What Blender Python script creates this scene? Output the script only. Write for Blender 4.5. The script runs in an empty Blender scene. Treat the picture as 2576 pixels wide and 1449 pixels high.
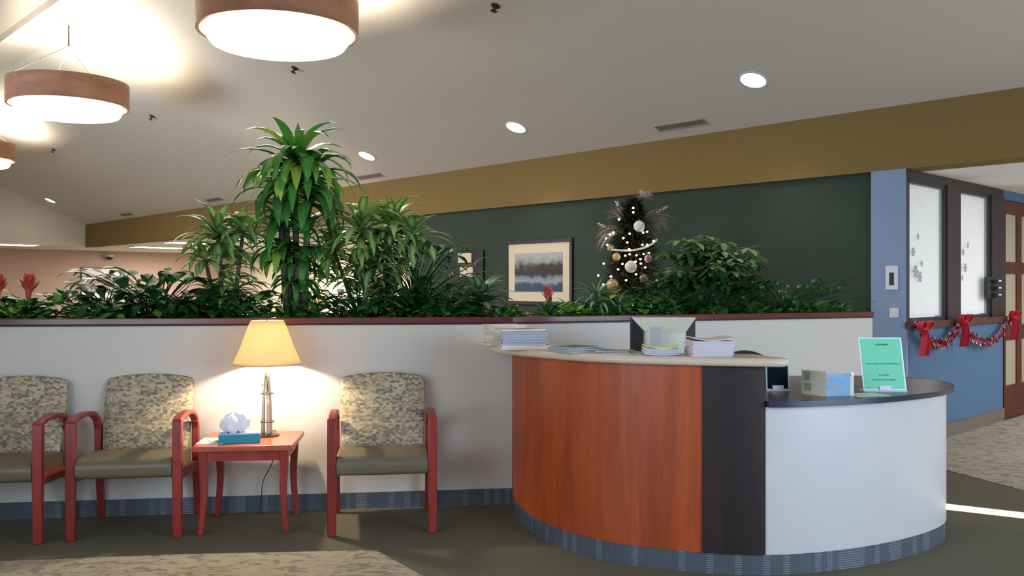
import bpy, math, random
from mathutils import Vector, Matrix
PI=math.pi; F=2260.0; CX=1288.0; CY=724.5; H=1.4
C=bpy.context.scene.collection
rnd=random.Random(7)

# ---------------------------------------------------------------- materials
def srgb(r,g,b):
    f=lambda c:(c/255/12.92) if c/255<=.04045 else ((c/255+.055)/1.055)**2.4
    return (f(r),f(g),f(b),1)
def newmat(name):
    m=bpy.data.materials.new(name); m.use_nodes=True
    return m,m.node_tree.nodes,m.node_tree.links,m.node_tree.nodes['Principled BSDF']
def plain(name,col,rough=.6,metal=0,noise=0,scale=20,bump=0,spec=None):
    m,N,L,B=newmat(name)
    B.inputs['Base Color'].default_value=col; B.inputs['Roughness'].default_value=rough; B.inputs['Metallic'].default_value=metal
    if spec is not None: B.inputs['Specular IOR Level'].default_value=spec
    if noise or bump:
        tc=N.new('ShaderNodeTexCoord'); nz=N.new('ShaderNodeTexNoise'); nz.inputs['Scale'].default_value=scale; nz.inputs['Detail'].default_value=4
        L.new(tc.outputs['Object'],nz.inputs['Vector'])
        if noise:
            mx=N.new('ShaderNodeMix'); mx.data_type='RGBA'; mx.blend_type='MULTIPLY'; mx.inputs[0].default_value=1
            rp=N.new('ShaderNodeValToRGB'); a=1-noise; rp.color_ramp.elements[0].position=.3; rp.color_ramp.elements[1].position=.7
            rp.color_ramp.elements[0].color=(a,a,a,1); rp.color_ramp.elements[1].color=(1,1,1,1)
            L.new(nz.outputs['Fac'],rp.inputs['Fac']); mx.inputs[6].default_value=col; L.new(rp.outputs['Color'],mx.inputs[7]); L.new(mx.outputs[2],B.inputs['Base Color'])
        if bump:
            bp=N.new('ShaderNodeBump'); bp.inputs['Strength'].default_value=bump; bp.inputs['Distance'].default_value=.01
            L.new(nz.outputs['Fac'],bp.inputs['Height']); L.new(bp.outputs['Normal'],B.inputs['Normal'])
    return m
def wood(name,c1,c2,rough=.4,scale=(9,9,.7)):
    m,N,L,B=newmat(name); B.inputs['Roughness'].default_value=rough
    tc=N.new('ShaderNodeTexCoord'); mp=N.new('ShaderNodeMapping'); mp.inputs['Scale'].default_value=scale
    n1=N.new('ShaderNodeTexNoise'); n1.inputs['Scale'].default_value=1.2; n1.inputs['Detail'].default_value=6; n1.inputs['Distortion'].default_value=.6
    n2=N.new('ShaderNodeTexNoise'); n2.inputs['Scale'].default_value=9; n2.inputs['Detail'].default_value=3
    L.new(tc.outputs['Object'],mp.inputs['Vector']); L.new(mp.outputs['Vector'],n1.inputs['Vector']); L.new(mp.outputs['Vector'],n2.inputs['Vector'])
    ad=N.new('ShaderNodeMath'); ad.operation='MULTIPLY_ADD'; ad.inputs[1].default_value=.35; L.new(n2.outputs['Fac'],ad.inputs[0]); L.new(n1.outputs['Fac'],ad.inputs[2])
    rp=N.new('ShaderNodeValToRGB'); rp.color_ramp.elements[0].position=.45; rp.color_ramp.elements[1].position=.85
    rp.color_ramp.elements[0].color=c1; rp.color_ramp.elements[1].color=c2
    L.new(ad.outputs[0],rp.inputs['Fac']); L.new(rp.outputs['Color'],B.inputs['Base Color'])
    return m
def cells(name,cols,scale,rough=.85,metric='CHEBYCHEV',stretch=(1,1,1),rand=.7):
    m,N,L,B=newmat(name); B.inputs['Roughness'].default_value=rough
    tc=N.new('ShaderNodeTexCoord'); mp=N.new('ShaderNodeMapping'); mp.inputs['Scale'].default_value=stretch
    v=N.new('ShaderNodeTexVoronoi'); v.distance=metric; v.inputs['Scale'].default_value=scale; v.inputs['Randomness'].default_value=rand
    L.new(tc.outputs['Object'],mp.inputs['Vector']); L.new(mp.outputs['Vector'],v.inputs['Vector'])
    sp=N.new('ShaderNodeSeparateColor'); L.new(v.outputs['Color'],sp.inputs['Color'])
    rp=N.new('ShaderNodeValToRGB'); rp.color_ramp.interpolation='CONSTANT'
    e=rp.color_ramp.elements; e[0].color=cols[0]; e[1].color=cols[-1]; e[1].position=(len(cols)-1)/len(cols)
    for i,c in enumerate(cols[1:-1]): q=e.new((i+1)/len(cols)); q.color=c
    L.new(sp.outputs[0],rp.inputs['Fac']); L.new(rp.outputs['Color'],B.inputs['Base Color'])
    return m
def emis(name,col,st):
    m,N,L,B=newmat(name); B.inputs['Base Color'].default_value=(.8,.8,.8,1); B.inputs['Emission Color'].default_value=col; B.inputs['Emission Strength'].default_value=st
    return m
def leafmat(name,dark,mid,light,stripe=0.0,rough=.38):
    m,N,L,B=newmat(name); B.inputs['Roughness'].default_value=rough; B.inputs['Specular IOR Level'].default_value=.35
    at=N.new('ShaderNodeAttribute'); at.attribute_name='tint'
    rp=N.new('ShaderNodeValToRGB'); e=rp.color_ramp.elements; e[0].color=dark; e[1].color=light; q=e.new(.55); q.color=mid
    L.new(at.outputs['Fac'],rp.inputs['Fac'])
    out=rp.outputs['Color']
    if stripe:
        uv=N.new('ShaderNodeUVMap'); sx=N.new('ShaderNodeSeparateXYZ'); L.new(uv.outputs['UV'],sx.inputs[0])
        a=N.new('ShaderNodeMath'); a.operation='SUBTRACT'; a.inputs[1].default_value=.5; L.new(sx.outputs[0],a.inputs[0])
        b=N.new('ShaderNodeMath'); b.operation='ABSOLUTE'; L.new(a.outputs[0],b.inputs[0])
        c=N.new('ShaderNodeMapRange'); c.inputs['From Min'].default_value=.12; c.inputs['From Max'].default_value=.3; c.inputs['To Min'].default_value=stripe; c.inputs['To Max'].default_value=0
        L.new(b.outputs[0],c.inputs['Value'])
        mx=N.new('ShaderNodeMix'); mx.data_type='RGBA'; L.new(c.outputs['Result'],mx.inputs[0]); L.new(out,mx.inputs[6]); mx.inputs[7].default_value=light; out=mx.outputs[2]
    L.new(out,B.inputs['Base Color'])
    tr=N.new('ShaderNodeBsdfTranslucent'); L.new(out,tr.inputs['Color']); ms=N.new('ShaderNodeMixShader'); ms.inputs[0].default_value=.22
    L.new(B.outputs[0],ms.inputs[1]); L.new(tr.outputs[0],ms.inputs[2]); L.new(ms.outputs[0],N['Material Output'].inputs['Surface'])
    return m

M={}
M['ceil']=plain('ceiling_paint',srgb(212,204,192),.9,spec=.1)
M['ceil_low']=plain('low_ceiling_paint',srgb(232,232,230),.9,spec=.1)
M['tan']=plain('tan_paint',srgb(130,108,68),.85,spec=.1)
M['green']=plain('dark_green_paint',srgb(60,70,63),.85,spec=.15)
M['blue']=plain('blue_paint',srgb(86,114,142),.8,spec=.2)
M['pillarblue']=plain('pale_blue_paint',srgb(134,154,184),.8,spec=.2)
M['beige']=plain('beige_pink_paint',srgb(190,162,148),.85,spec=.1)
M['creamwall']=plain('cream_paint',srgb(226,212,188),.85,spec=.1)
M['partition']=plain('partition_paint',srgb(214,208,198),.7,spec=.2)
M['capwood']=wood('cap_wood',srgb(88,40,38),srgb(116,54,50),.2,(1,1,1))
M['black']=plain('black_paint',srgb(22,22,26),.5)
M['cherry']=wood('cherry_laminate',srgb(146,56,20),srgb(182,82,34),.45,(7,7,.8))
M['wenge']=wood('dark_laminate',srgb(36,24,24),srgb(46,31,30),.5,(12,12,.8))
M['creamlam']=plain('cream_laminate',srgb(206,200,198),.33,noise=.05,scale=3)
M['slab']=plain('counter_solid_surface',srgb(212,192,168),.35,noise=.08,scale=60)
M['lowtop']=wood('brown_laminate_top',srgb(84,66,58),srgb(100,80,70),.3,(4,4,4))
M['edgeband']=plain('blue_black_edge',srgb(30,38,62),.25)
M['chairwood']=wood('mahogany_wood',srgb(120,38,34),srgb(158,56,48),.35,(10,10,1.2))
M['tabletop']=wood('table_top_wood',srgb(158,72,56),srgb(186,92,72),.28,(2,10,2))
M['seat']=plain('olive_vinyl',srgb(108,98,78),.42,noise=.12,scale=8)
M['back']=cells('patterned_fabric',[srgb(184,166,134),srgb(160,144,118),srgb(198,182,152),srgb(142,132,112),srgb(176,158,128),srgb(120,114,102),srgb(190,174,144)],62,.9,stretch=(.8,1,1.35))
M['tissue']=plain('white_tissue',srgb(240,240,244),.9)
M['teal']=plain('teal_card',srgb(30,142,160),.5)
M['tealtop']=plain('lilac_blue_card',srgb(160,180,226),.5)
M['paper']=plain('white_paper',srgb(226,224,226),.7)
M['metal']=plain('dark_metal',srgb(70,62,54),.4,.8)
M['frost']=plain('frosted_column',srgb(196,190,176),.35)
M['whiteplastic']=plain('white_plastic',srgb(214,216,226),.5)
M['darkframe']=plain('dark_window_frame',srgb(44,42,44),.5)
M['browntrim']=wood('brown_trim',srgb(74,44,38),srgb(94,56,46),.45,(3,3,3))
M['doorwood']=wood('door_wood',srgb(62,28,18),srgb(92,42,26),.4,(12,12,.8))
M['vent']=plain('grey_vent',srgb(160,150,138),.7)
M['vent3']=plain('vent_slat',srgb(112,104,96),.7)
M['sprink']=plain('dark_sprinkler',srgb(70,66,60),.5,.5)
M['trimwhite']=plain('downlight_trim',srgb(220,220,218),.5)
M['soil']=plain('dark_soil',srgb(40,32,26),.95,noise=.4,scale=40)
M['stem']=plain('brown_stem',srgb(96,96,70),.8,noise=.3,scale=25)
M['greenstem']=plain('green_stem',srgb(60,92,48),.7)
M['red']=plain('coral_red_bract',srgb(204,84,76),.5)
M['ribbon']=plain('red_ribbon',srgb(206,40,56),.4)
M['ltcream']=plain('mat_cream',srgb(214,200,176),.8)
M['picframe']=plain('black_picture_frame',srgb(28,26,26),.4)
M['greyplate']=plain('grey_plate',srgb(168,168,168),.5)
M['bluepic']=cells('blue_picture',[srgb(110,158,192),srgb(122,168,198),srgb(136,170,190),srgb(140,152,150),srgb(116,160,190)],30,.5,metric='EUCLIDEAN')
M['mintpaper']=plain('pale_mint_paper',srgb(196,214,200),.6)
M['clear']=plain('grey_acrylic',srgb(196,214,224),.2)
M['monitor']=plain('cream_plastic',srgb(204,202,186),.5)
M['dkplastic']=plain('dark_plastic',srgb(44,44,50),.5)
M['signgreen']=plain('mint_green_paper',srgb(104,204,160),.5)
M['ink']=plain('dark_ink',srgb(26,60,50),.7)
M['darkteal']=plain('dark_teal_card',srgb(5,26,30),.7,spec=.1)
M['yellow']=plain('pale_yellow_paper',srgb(224,222,150),.7)
M['pinkpaper']=plain('pale_pink_cover',srgb(214,192,196),.5)
M['carpet']=plain('olive_carpet',srgb(120,115,98),.97,noise=.35,scale=260,bump=.4,spec=.05)
M['lampglass']=emis('lamp_diffuser',(1,.93,.82,1),9)
M['downglow']=emis('downlight_lens',(1,.95,.88,1),12)
M['troffer']=emis('troffer_lens',(.95,1,.98,1),5)
M['bulb']=emis('fairy_bulb',(1,.86,.55,1),14)
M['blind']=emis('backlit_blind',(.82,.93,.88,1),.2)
M['litpane']=plain('pale_lite_panel',srgb(172,168,140),.3)
M['pink']=plain('dusty_pink_feather',srgb(206,184,186),.8)
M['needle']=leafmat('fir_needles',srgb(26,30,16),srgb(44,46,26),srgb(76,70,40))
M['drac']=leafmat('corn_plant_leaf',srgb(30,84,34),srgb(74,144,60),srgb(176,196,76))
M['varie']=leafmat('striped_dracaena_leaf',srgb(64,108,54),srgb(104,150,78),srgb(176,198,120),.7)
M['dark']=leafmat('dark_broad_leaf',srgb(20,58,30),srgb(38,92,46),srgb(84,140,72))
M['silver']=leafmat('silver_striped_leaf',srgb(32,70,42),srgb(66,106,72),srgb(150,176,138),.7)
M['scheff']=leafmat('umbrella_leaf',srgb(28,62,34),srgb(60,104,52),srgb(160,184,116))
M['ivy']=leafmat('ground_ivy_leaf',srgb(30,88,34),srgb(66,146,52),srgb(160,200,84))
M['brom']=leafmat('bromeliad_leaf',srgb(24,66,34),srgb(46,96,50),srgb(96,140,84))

# patterned inset carpet
def patcarpet():
    m,N,L,B=newmat('leaf_patterned_carpet'); B.inputs['Roughness'].default_value=.97; B.inputs['Specular IOR Level'].default_value=.05
    tc=N.new('ShaderNodeTexCoord'); mp=N.new('ShaderNodeMapping'); mp.inputs['Scale'].default_value=(10,17,1); mp.inputs['Rotation'].default_value=(0,0,.5)
    n=N.new('ShaderNodeTexNoise'); n.inputs['Scale'].default_value=1; n.inputs['Detail'].default_value=2.5; n.inputs['Distortion'].default_value=1.4
    L.new(tc.outputs['Object'],mp.inputs[0]); L.new(mp.outputs[0],n.inputs[0])
    rp=N.new('ShaderNodeValToRGB'); e=rp.color_ramp.elements; e[0].position=.40; e[0].color=srgb(138,128,112); e[1].position=.46; e[1].color=srgb(168,156,136)
    q=e.new(.66); q.color=srgb(176,166,146)
    L.new(n.outputs['Fac'],rp.inputs[0])
    n2=N.new('ShaderNodeTexNoise'); n2.inputs['Scale'].default_value=240; L.new(tc.outputs['Object'],n2.inputs[0])
    mx=N.new('ShaderNodeMix'); mx.data_type='RGBA'; mx.blend_type='OVERLAY'; mx.inputs[0].default_value=.3
    L.new(rp.outputs[0],mx.inputs[6]); L.new(n2.outputs['Fac'],mx.inputs[7]); L.new(mx.outputs[2],B.inputs['Base Color'])
    return m
M['patcarpet']=patcarpet()
def basemat():
    m,N,L,B=newmat('woven_base_tile'); B.inputs['Roughness'].default_value=.5
    uv=N.new('ShaderNodeUVMap'); s=N.new('ShaderNodeSeparateXYZ'); L.new(uv.outputs[0],s.inputs[0])
    def mt(op,a,b=None):
        n=N.new('ShaderNodeMath'); n.operation=op
        for i,x in enumerate((a,b)):
            if x is None: continue
            if isinstance(x,(int,float)): n.inputs[i].default_value=x
            else: L.new(x,n.inputs[i])
        return n.outputs[0]
    cell=mt('FLOOR',mt('DIVIDE',s.outputs[0],.034)); w=N.new('ShaderNodeTexWhiteNoise'); w.noise_dimensions='1D'; L.new(cell,w.inputs['W'])
    lines=mt('GREATER_THAN',mt('SINE',mt('MULTIPLY',s.outputs[1],2*PI/.0115)),.5)
    sel=mt('GREATER_THAN',w.outputs['Value'],.62)
    vl=mt('GREATER_THAN',mt('SINE',mt('MULTIPLY',s.outputs[0],2*PI/.0085)),.5)
    k=mt('ADD',mt('MULTIPLY',mt('MULTIPLY',lines,sel),.6),mt('MULTIPLY',vl,.16))
    mx=N.new('ShaderNodeMix'); mx.data_type='RGBA'; L.new(k,mx.inputs[0]); mx.inputs[6].default_value=srgb(72,80,90); mx.inputs[7].default_value=srgb(150,154,158)
    L.new(mx.outputs[2],B.inputs['Base Color']); return m
M['base']=basemat()
M['basebrown']=plain('grey_brown_base',srgb(118,110,98),.7,noise=.25,scale=30)
def shademat():
    m,N,L,B=newmat('linen_shade'); B.inputs['Base Color'].default_value=srgb(236,214,170); B.inputs['Roughness'].default_value=.9
    tr=N.new('ShaderNodeBsdfTranslucent'); tr.inputs['Color'].default_value=srgb(244,226,186); ms=N.new('ShaderNodeMixShader'); ms.inputs[0].default_value=.42
    L.new(B.outputs[0],ms.inputs[1]); L.new(tr.outputs[0],ms.inputs[2]); L.new(ms.outputs[0],N['Material Output'].inputs['Surface']); return m
M['shade']=shademat()
def tinselmat():
    m,N,L,B=newmat('red_silver_tinsel'); B.inputs['Roughness'].default_value=.25; B.inputs['Metallic'].default_value=.7
    at=N.new('ShaderNodeAttribute'); at.attribute_name='tint'; rp=N.new('ShaderNodeValToRGB'); rp.color_ramp.interpolation='CONSTANT'
    e=rp.color_ramp.elements; e[0].color=srgb(176,30,56); e[1].position=.62; e[1].color=srgb(240,232,240); L.new(at.outputs['Fac'],rp.inputs[0]); L.new(rp.outputs[0],B.inputs['Base Color']); return m
M['tinsel']=tinselmat()
def picmat(name,ramp,vertical_axis=2,lo=0,hi=1,seed=0):
    m,N,L,B=newmat(name); B.inputs['Roughness'].default_value=.12
    tc=N.new('ShaderNodeTexCoord'); s=N.new('ShaderNodeSeparateXYZ'); L.new(tc.outputs['Object'],s.inputs[0])
    mr=N.new('ShaderNodeMapRange'); mr.inputs['From Min'].default_value=lo; mr.inputs['From Max'].default_value=hi; L.new(s.outputs[vertical_axis],mr.inputs['Value'])
    n=N.new('ShaderNodeTexNoise'); n.inputs['Scale'].default_value=6; n.inputs['Detail'].default_value=5; L.new(tc.outputs['Object'],n.inputs[0])
    a=N.new('ShaderNodeMath'); a.operation='MULTIPLY_ADD'; a.inputs[1].default_value=.35; L.new(n.outputs['Fac'],a.inputs[0]); L.new(mr.outputs[0],a.inputs[2])
    b=N.new('ShaderNodeMath'); b.operation='SUBTRACT'; b.inputs[1].default_value=.17; L.new(a.outputs[0],b.inputs[0])
    rp=N.new('ShaderNodeValToRGB'); e=rp.color_ramp.elements; e[0].color=ramp[0][1]; e[0].position=ramp[0][0]; e[1].color=ramp[-1][1]; e[1].position=ramp[-1][0]
    for p,c in ramp[1:-1]: q=e.new(p); q.color=c
    L.new(b.outputs[0],rp.inputs[0]); L.new(rp.outputs[0],B.inputs['Base Color']); return m

# ---------------------------------------------------------------- mesh builder
class MB:
    def __init__(s): s.v=[]; s.f=[]; s.uv=[]; s.t=[]
    def face(s,idx,uv=None,t=.5): s.f.append(tuple(idx)); s.uv.append(uv or [(0,0)]*len(idx)); s.t.append(t)
    def box(s,x0,x1,y0,y1,z0,z1,t=.5):
        b=len(s.v); s.v+=[(x,y,z) for z in (z0,z1) for y in (y0,y1) for x in (x0,x1)]
        for q in ((0,2,3,1),(4,5,7,6),(0,1,5,4),(2,6,7,3),(0,4,6,2),(1,3,7,5)): s.face([b+i for i in q],t=t)
        return s
    def prism(s,poly,z0,z1):
        a=sum(poly[i][0]*poly[(i+1)%len(poly)][1]-poly[(i+1)%len(poly)][0]*poly[i][1] for i in range(len(poly)))
        if a<0: poly=poly[::-1]
        b=len(s.v); n=len(poly); s.v+=[(p[0],p[1],z0) for p in poly]+[(p[0],p[1],z1) for p in poly]
        s.face([b+i for i in range(n)][::-1]); s.face([b+n+i for i in range(n)])
        u=0
        for i in range(n):
            j=(i+1)%n; l=math.dist(poly[i],poly[j]); s.face([b+i,b+j,b+n+j,b+n+i],[(u,z0),(u+l,z0),(u+l,z1),(u,z1)]); u+=l
        return s
    def hull(s,lo,hi):   # frustum between two equally long rings
        b=len(s.v); n=len(lo); s.v+=list(lo)+list(hi)
        s.face([b+i for i in range(n)][::-1]); s.face([b+n+i for i in range(n)])
        for i in range(n): j=(i+1)%n; s.face([b+i,b+j,b+n+j,b+n+i])
        return s
    def tube(s,path,r,seg=8,t=.5,flat=1):
        path=[Vector(p) for p in path]; n=len(path); b=len(s.v)
        up=Vector((0,0,1))
        for i,p in enumerate(path):
            d=(path[min(i+1,n-1)]-path[max(i-1,0)]).normalized()
            a=d.cross(up); 
            if a.length<.05: a=d.cross(Vector((0,1,0)))
            a.normalize(); c=d.cross(a).normalized(); rr=r(i/(n-1)) if callable(r) else r
            for k in range(seg):
                an=2*PI*k/seg; s.v.append(tuple(p+a*math.cos(an)*rr+c*math.sin(an)*rr*flat))
        for i in range(n-1):
            for k in range(seg):
                k2=(k+1)%seg; s.face([b+i*seg+k,b+i*seg+k2,b+(i+1)*seg+k2,b+(i+1)*seg+k],t=t)
        s.face([b+k for k in range(seg)][::-1],t=t); s.face([b+(n-1)*seg+k for k in range(seg)],t=t)
        return s
    def sweep(s,path,w,h,up=(1,0,0)):  # rectangular section: w along 'up' axis, h perpendicular in the plane
        path=[Vector(p) for p in path]; n=len(path); b=len(s.v); a=Vector(up)
        for i,p in enumerate(path):
            d=(path[min(i+1,n-1)]-path[max(i-1,0)]).normalized(); c=a.cross(d).normalized()
            ww=w(i/(n-1)) if callable(w) else w; hh=h(i/(n-1)) if callable(h) else h
            for su,sv in ((-1,-1),(1,-1),(1,1),(-1,1)): s.v.append(tuple(p+a*su*ww/2+c*sv*hh/2))
        for i in range(n-1):
            for k in range(4): k2=(k+1)%4; s.face([b+i*4+k,b+i*4+k2,b+(i+1)*4+k2,b+(i+1)*4+k])
        s.face([b,b+3,b+2,b+1]); s.face([b+(n-1)*4+k for k in range(4)])
        return s
    def lathe(s,prof,seg=32,c=(0,0,0),close=False):
        b=len(s.v); n=len(prof)
        for r,z in prof:
            for k in range(seg): an=2*PI*k/seg; s.v.append((c[0]+r*math.cos(an),c[1]+r*math.sin(an),c[2]+z))
        rng=range(n) if close else range(n-1)
        for i in rng:
            i2=(i+1)%n
            for k in range(seg): k2=(k+1)%seg; s.face([b+i*seg+k,b+i*seg+k2,b+i2*seg+k2,b+i2*seg+k])
        return s
    def disc(s,r,z,seg=32,flip=False):
        b=len(s.v); s.v+=[(r*math.cos(2*PI*k/seg),r*math.sin(2*PI*k/seg),z) for k in range(seg)]
        q=[b+k for k in range(seg)]; s.face(q[::-1] if flip else q); return s
    def wallpath(s,pts,th,z0,z1,side=1):  # vertical band along a polyline, uv in metres
        n=len(pts); b=len(s.v); off=[]
        for i in range(n):
            a=Vector(pts[max(i-1,0)]); c=Vector(pts[min(i+1,n-1)]); d=(c-a).normalized(); off.append((pts[i][0]-d.y*th*side,pts[i][1]+d.x*th*side))
        s.v+=[(p[0],p[1],z0) for p in pts]+[(p[0],p[1],z1) for p in pts]+[(p[0],p[1],z0) for p in off]+[(p[0],p[1],z1) for p in off]
        u=0
        for i in range(n-1):
            l=math.dist(pts[i],pts[i+1]); uv=[(u,z0),(u+l,z0),(u+l,z1),(u,z1)]
            s.face([b+i,b+i+1,b+n+i+1,b+n+i],uv); s.face([b+2*n+i+1,b+2*n+i,b+3*n+i,b+3*n+i+1],uv)
            s.face([b+n+i,b+n+i+1,b+3*n+i+1,b+3*n+i]); s.face([b+i+1,b+i,b+2*n+i,b+2*n+i+1]); u+=l
        s.face([b,b+n,b+3*n,b+2*n]); e=n-1; s.face([b+e,b+2*n+e,b+3*n+e,b+n+e]); return s
    def leaf(s,p,az,el,L,W,droop,fold=.25,seg=7,tint=.5,peak=.45,twist=0,petiole=0):
        p=Vector(p); b=len(s.v); side=Vector((-math.sin(az),math.cos(az),0))
        if twist: side=(side+Vector((0,0,twist))).normalized()
        step=L/seg
        if petiole:
            q=[p]; e=el
            for i in range(4): p=p+Vector((math.cos(az)*math.cos(e),math.sin(az)*math.cos(e),math.sin(e)))*petiole/4; q.append(p)
            s.tube(q,.004,4,t=.3); b=len(s.v)
        for i in range(seg+1):
            t=i/seg; e=el-droop*t**1.3
            d=Vector((math.cos(az)*math.cos(e),math.sin(az)*math.cos(e),math.sin(e)))
            nn=side.cross(d)*-1
            w=W/2*(max(0,math.sin(PI*min(1,t**(math.log(.5)/math.log(peak)))))**.75)
            w=max(w,W*.08 if i==0 else .0006)
            s.v+=[tuple(p-side*w+nn*w*fold*-1),tuple(p),tuple(p+side*w+nn*w*fold*-1)]
            p=p+d*step
        for i in range(seg):
            a=b+3*i; v0=i/seg; v1=(i+1)/seg
            s.face([a,a+1,a+4,a+3],[(0,v0),(.5,v0),(.5,v1),(0,v1)],tint); s.face([a+1,a+2,a+5,a+4],[(.5,v0),(1,v0),(1,v1),(.5,v1)],tint)
        return s
    def ball(s,c,r,seg=16,ring=10,sq=1):
        prof=[(max(r*math.sin(PI*i/ring),1e-4),-r*math.cos(PI*i/ring)*sq) for i in range(ring+1)]
        return s.lathe(prof,seg,c)
    def build(s,name,mat,parent=None,loc=None,rz=0,smooth=True,bevel=0,bseg=2,sub=0):
        me=bpy.data.meshes.new(name); me.from_pydata(s.v,[],s.f); me.update()
        ul=me.uv_layers.new(name='UVMap'); flat=[c for f in s.uv for uv in f for c in uv]; ul.data.foreach_set('uv',flat)
        a=me.attributes.new('tint','FLOAT','FACE'); a.data.foreach_set('value',s.t)
        me.materials.append(M[mat] if isinstance(mat,str) else mat)
        if smooth:
            me.polygons.foreach_set('use_smooth',[True]*len(me.polygons)); me.set_sharp_from_angle(angle=math.radians(35))
        o=bpy.data.objects.new(name,me); C.objects.link(o)
        if parent: o.parent=parent
        if loc is not None: o.location=loc
        o.rotation_euler.z=rz
        if bevel:
            m=o.modifiers.new('bevel','BEVEL'); m.width=bevel; m.segments=bseg; m.limit_method='ANGLE'; m.angle_limit=math.radians(40)
        if sub: m=o.modifiers.new('sub','SUBSURF'); m.levels=sub; m.render_levels=sub
        return o
def tag(o,label=None,cat=None,group=None,kind=None):
    if label: o['label']=label
    if cat: o['category']=cat
    if group: o['group']=group
    if kind: o['kind']=kind
    return o
def thing(name,label,cat,loc=(0,0,0),rz=0,group=None):
    o=bpy.data.objects.new(name,None); o.empty_display_size=.1; C.objects.link(o); o.location=loc; o.rotation_euler.z=rz
    return tag(o,label,cat,group)
def struct(o,label=None): o['kind']='structure'; 
def S(mb,name,mat,label,cat,**k):
    o=mb.build(name,mat,**k); o['kind']='structure'; return tag(o,label,cat)
KIDS={}
def kids(o): return [c for c in bpy.data.objects if c.parent==o]
def copy_tree(o,loc=None,rz=None,label=None,group=None,parent=None):
    c=o.copy(); C.objects.link(c)
    if parent: c.parent=parent
    if loc is not None: c.location=loc
    if rz is not None: c.rotation_euler.z=rz
    if label: c['label']=label
    if group: c['group']=group
    for ch in kids(o):
        copy_tree(ch,parent=c)
    return c
def spline(pts,n=8):
    out=[]; P=[Vector(p) for p in pts]; P=[2*P[0]-P[1]]+P+[2*P[-1]-P[-2]]
    for i in range(1,len(P)-2):
        for k in range(n):
            t=k/n; a,b,c,d=P[i-1],P[i],P[i+1],P[i+2]
            out.append(tuple(.5*((2*b)+(-a+c)*t+(2*a-5*b+4*c-d)*t*t+(-a+3*b-3*c+d)*t**3)))
    out.append(tuple(P[-2])); return out
def sAt(px,e):
    k=(px-CX)/F   # point P0+s*u+e*n on the ray: X=kY
    return (3.26+.7232*e-k*(8+.6907*e))/(.6907+.7232*k)
def ray(px,Y): return (px-CX)/F*Y
def zat(py,Y): return H+(CY-py)/F*Y

# ---------------------------------------------------------------- room frame: s along the tan beam, e away from it (e<0 = towards the windows)
P0=Vector((3.26,8.0)); n_=Vector((.7232,.6907)); u_=Vector((-.6907,.7232))
def R(s,e,z=None):
    p=P0+u_*s+n_*e
    return (p.x,p.y) if z is None else (p.x,p.y,z)
RZ=math.atan2(u_.y,u_.x)      # local x -> +s
K=.43; ZC=2.44; ZB=3.0; RIDGE0=4.0; RIDGE1=4.5; ZR=ZB+K*RIDGE0
S0,S1=-6.0,20.33; SF=22.7; EF=5.2; DW=9.2

# floor
S(MB().prism([R(-6.2,-9.6),R(23,-9.6),R(23,6),R(-6.2,6)],-.1,0),'floor','carpet','dark olive low-pile carpet floor','floor',smooth=False)
# ceilings
def slab4(a,b,c,d,th):
    m=MB(); lo=[a,b,c,d]; hi=[(p[0],p[1],p[2]+th) for p in lo]; m.hull(lo,hi); return m
S(slab4(R(S0,0,ZB),R(S0,-RIDGE0,ZR),R(S1,-RIDGE0,ZR),R(S1,0,ZB),.1),'ceiling','ceil','sloping off-white ceiling rising from the tan beam','ceiling',smooth=False)
S(slab4(R(S0,-RIDGE0,ZR),R(S0,-RIDGE1,ZR),R(S1,-RIDGE1,ZR),R(S1,-RIDGE0,ZR),.1),'ceiling','ceil','flat ridge strip of ceiling the round pendants hang from','ceiling',smooth=False)
zl=ZR-K*(DW-RIDGE1)
zl=2.75; ZN=ZR+.75
S(slab4(R(S0,-RIDGE1,ZN),R(S0,-DW,zl),R(S1,-DW,zl),R(S1,-RIDGE1,ZN),.1),'ceiling','ceil','ceiling slope on the near side of the ridge beam','ceiling',smooth=False)
S(MB().prism([R(S0,-RIDGE1),R(S1,-RIDGE1),R(S1,-RIDGE1+.1),R(S0,-RIDGE1+.1)],ZR+.001,ZN+.1),'trim_4','ceil','beige side face of the ridge beam, top left corner','beam',smooth=False)
S(MB().prism([R(S0,.3),R(SF,.3),R(SF,EF),R(S0,EF)],ZC+.0,ZC+.1),'ceiling','ceil_low','low white ceiling over the hall behind the tan beam','ceiling',smooth=False)
S(MB().prism([R(S1+.2,-DW),R(SF,-DW),R(SF,.3),R(S1+.2,.3)],ZC,ZC+.1),'ceiling','ceil_low','low ceiling past the far end wall at left','ceiling',smooth=False)
# tan beam and end gable
S(MB().prism([R(S0,0),R(S1+.2,0),R(S1+.2,.3),R(S0,.3)],ZC-.001,ZB+.12),'trim_1','tan','long tan painted soffit beam under the sloping ceiling','beam',smooth=False)
g=MB(); prof=[(0,ZC),(0,ZB+.05),(-RIDGE0,ZR+.05),(-RIDGE1,ZN+.05),(-DW,zl+.05),(-DW,ZC)]
g.hull([R(S1,e,z) for e,z in prof],[R(S1+.2,e,z) for e,z in prof])
S(g,'wall_end','ceil','pale gable wall at the far left end over the opening','wall',smooth=False)
prof=[(0.3,0),(0.3,ZB+.1),(0,ZB+.05),(-RIDGE0,ZR+.05),(-RIDGE1,ZN+.05),(-DW,zl+.05),(-DW,0)]
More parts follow.
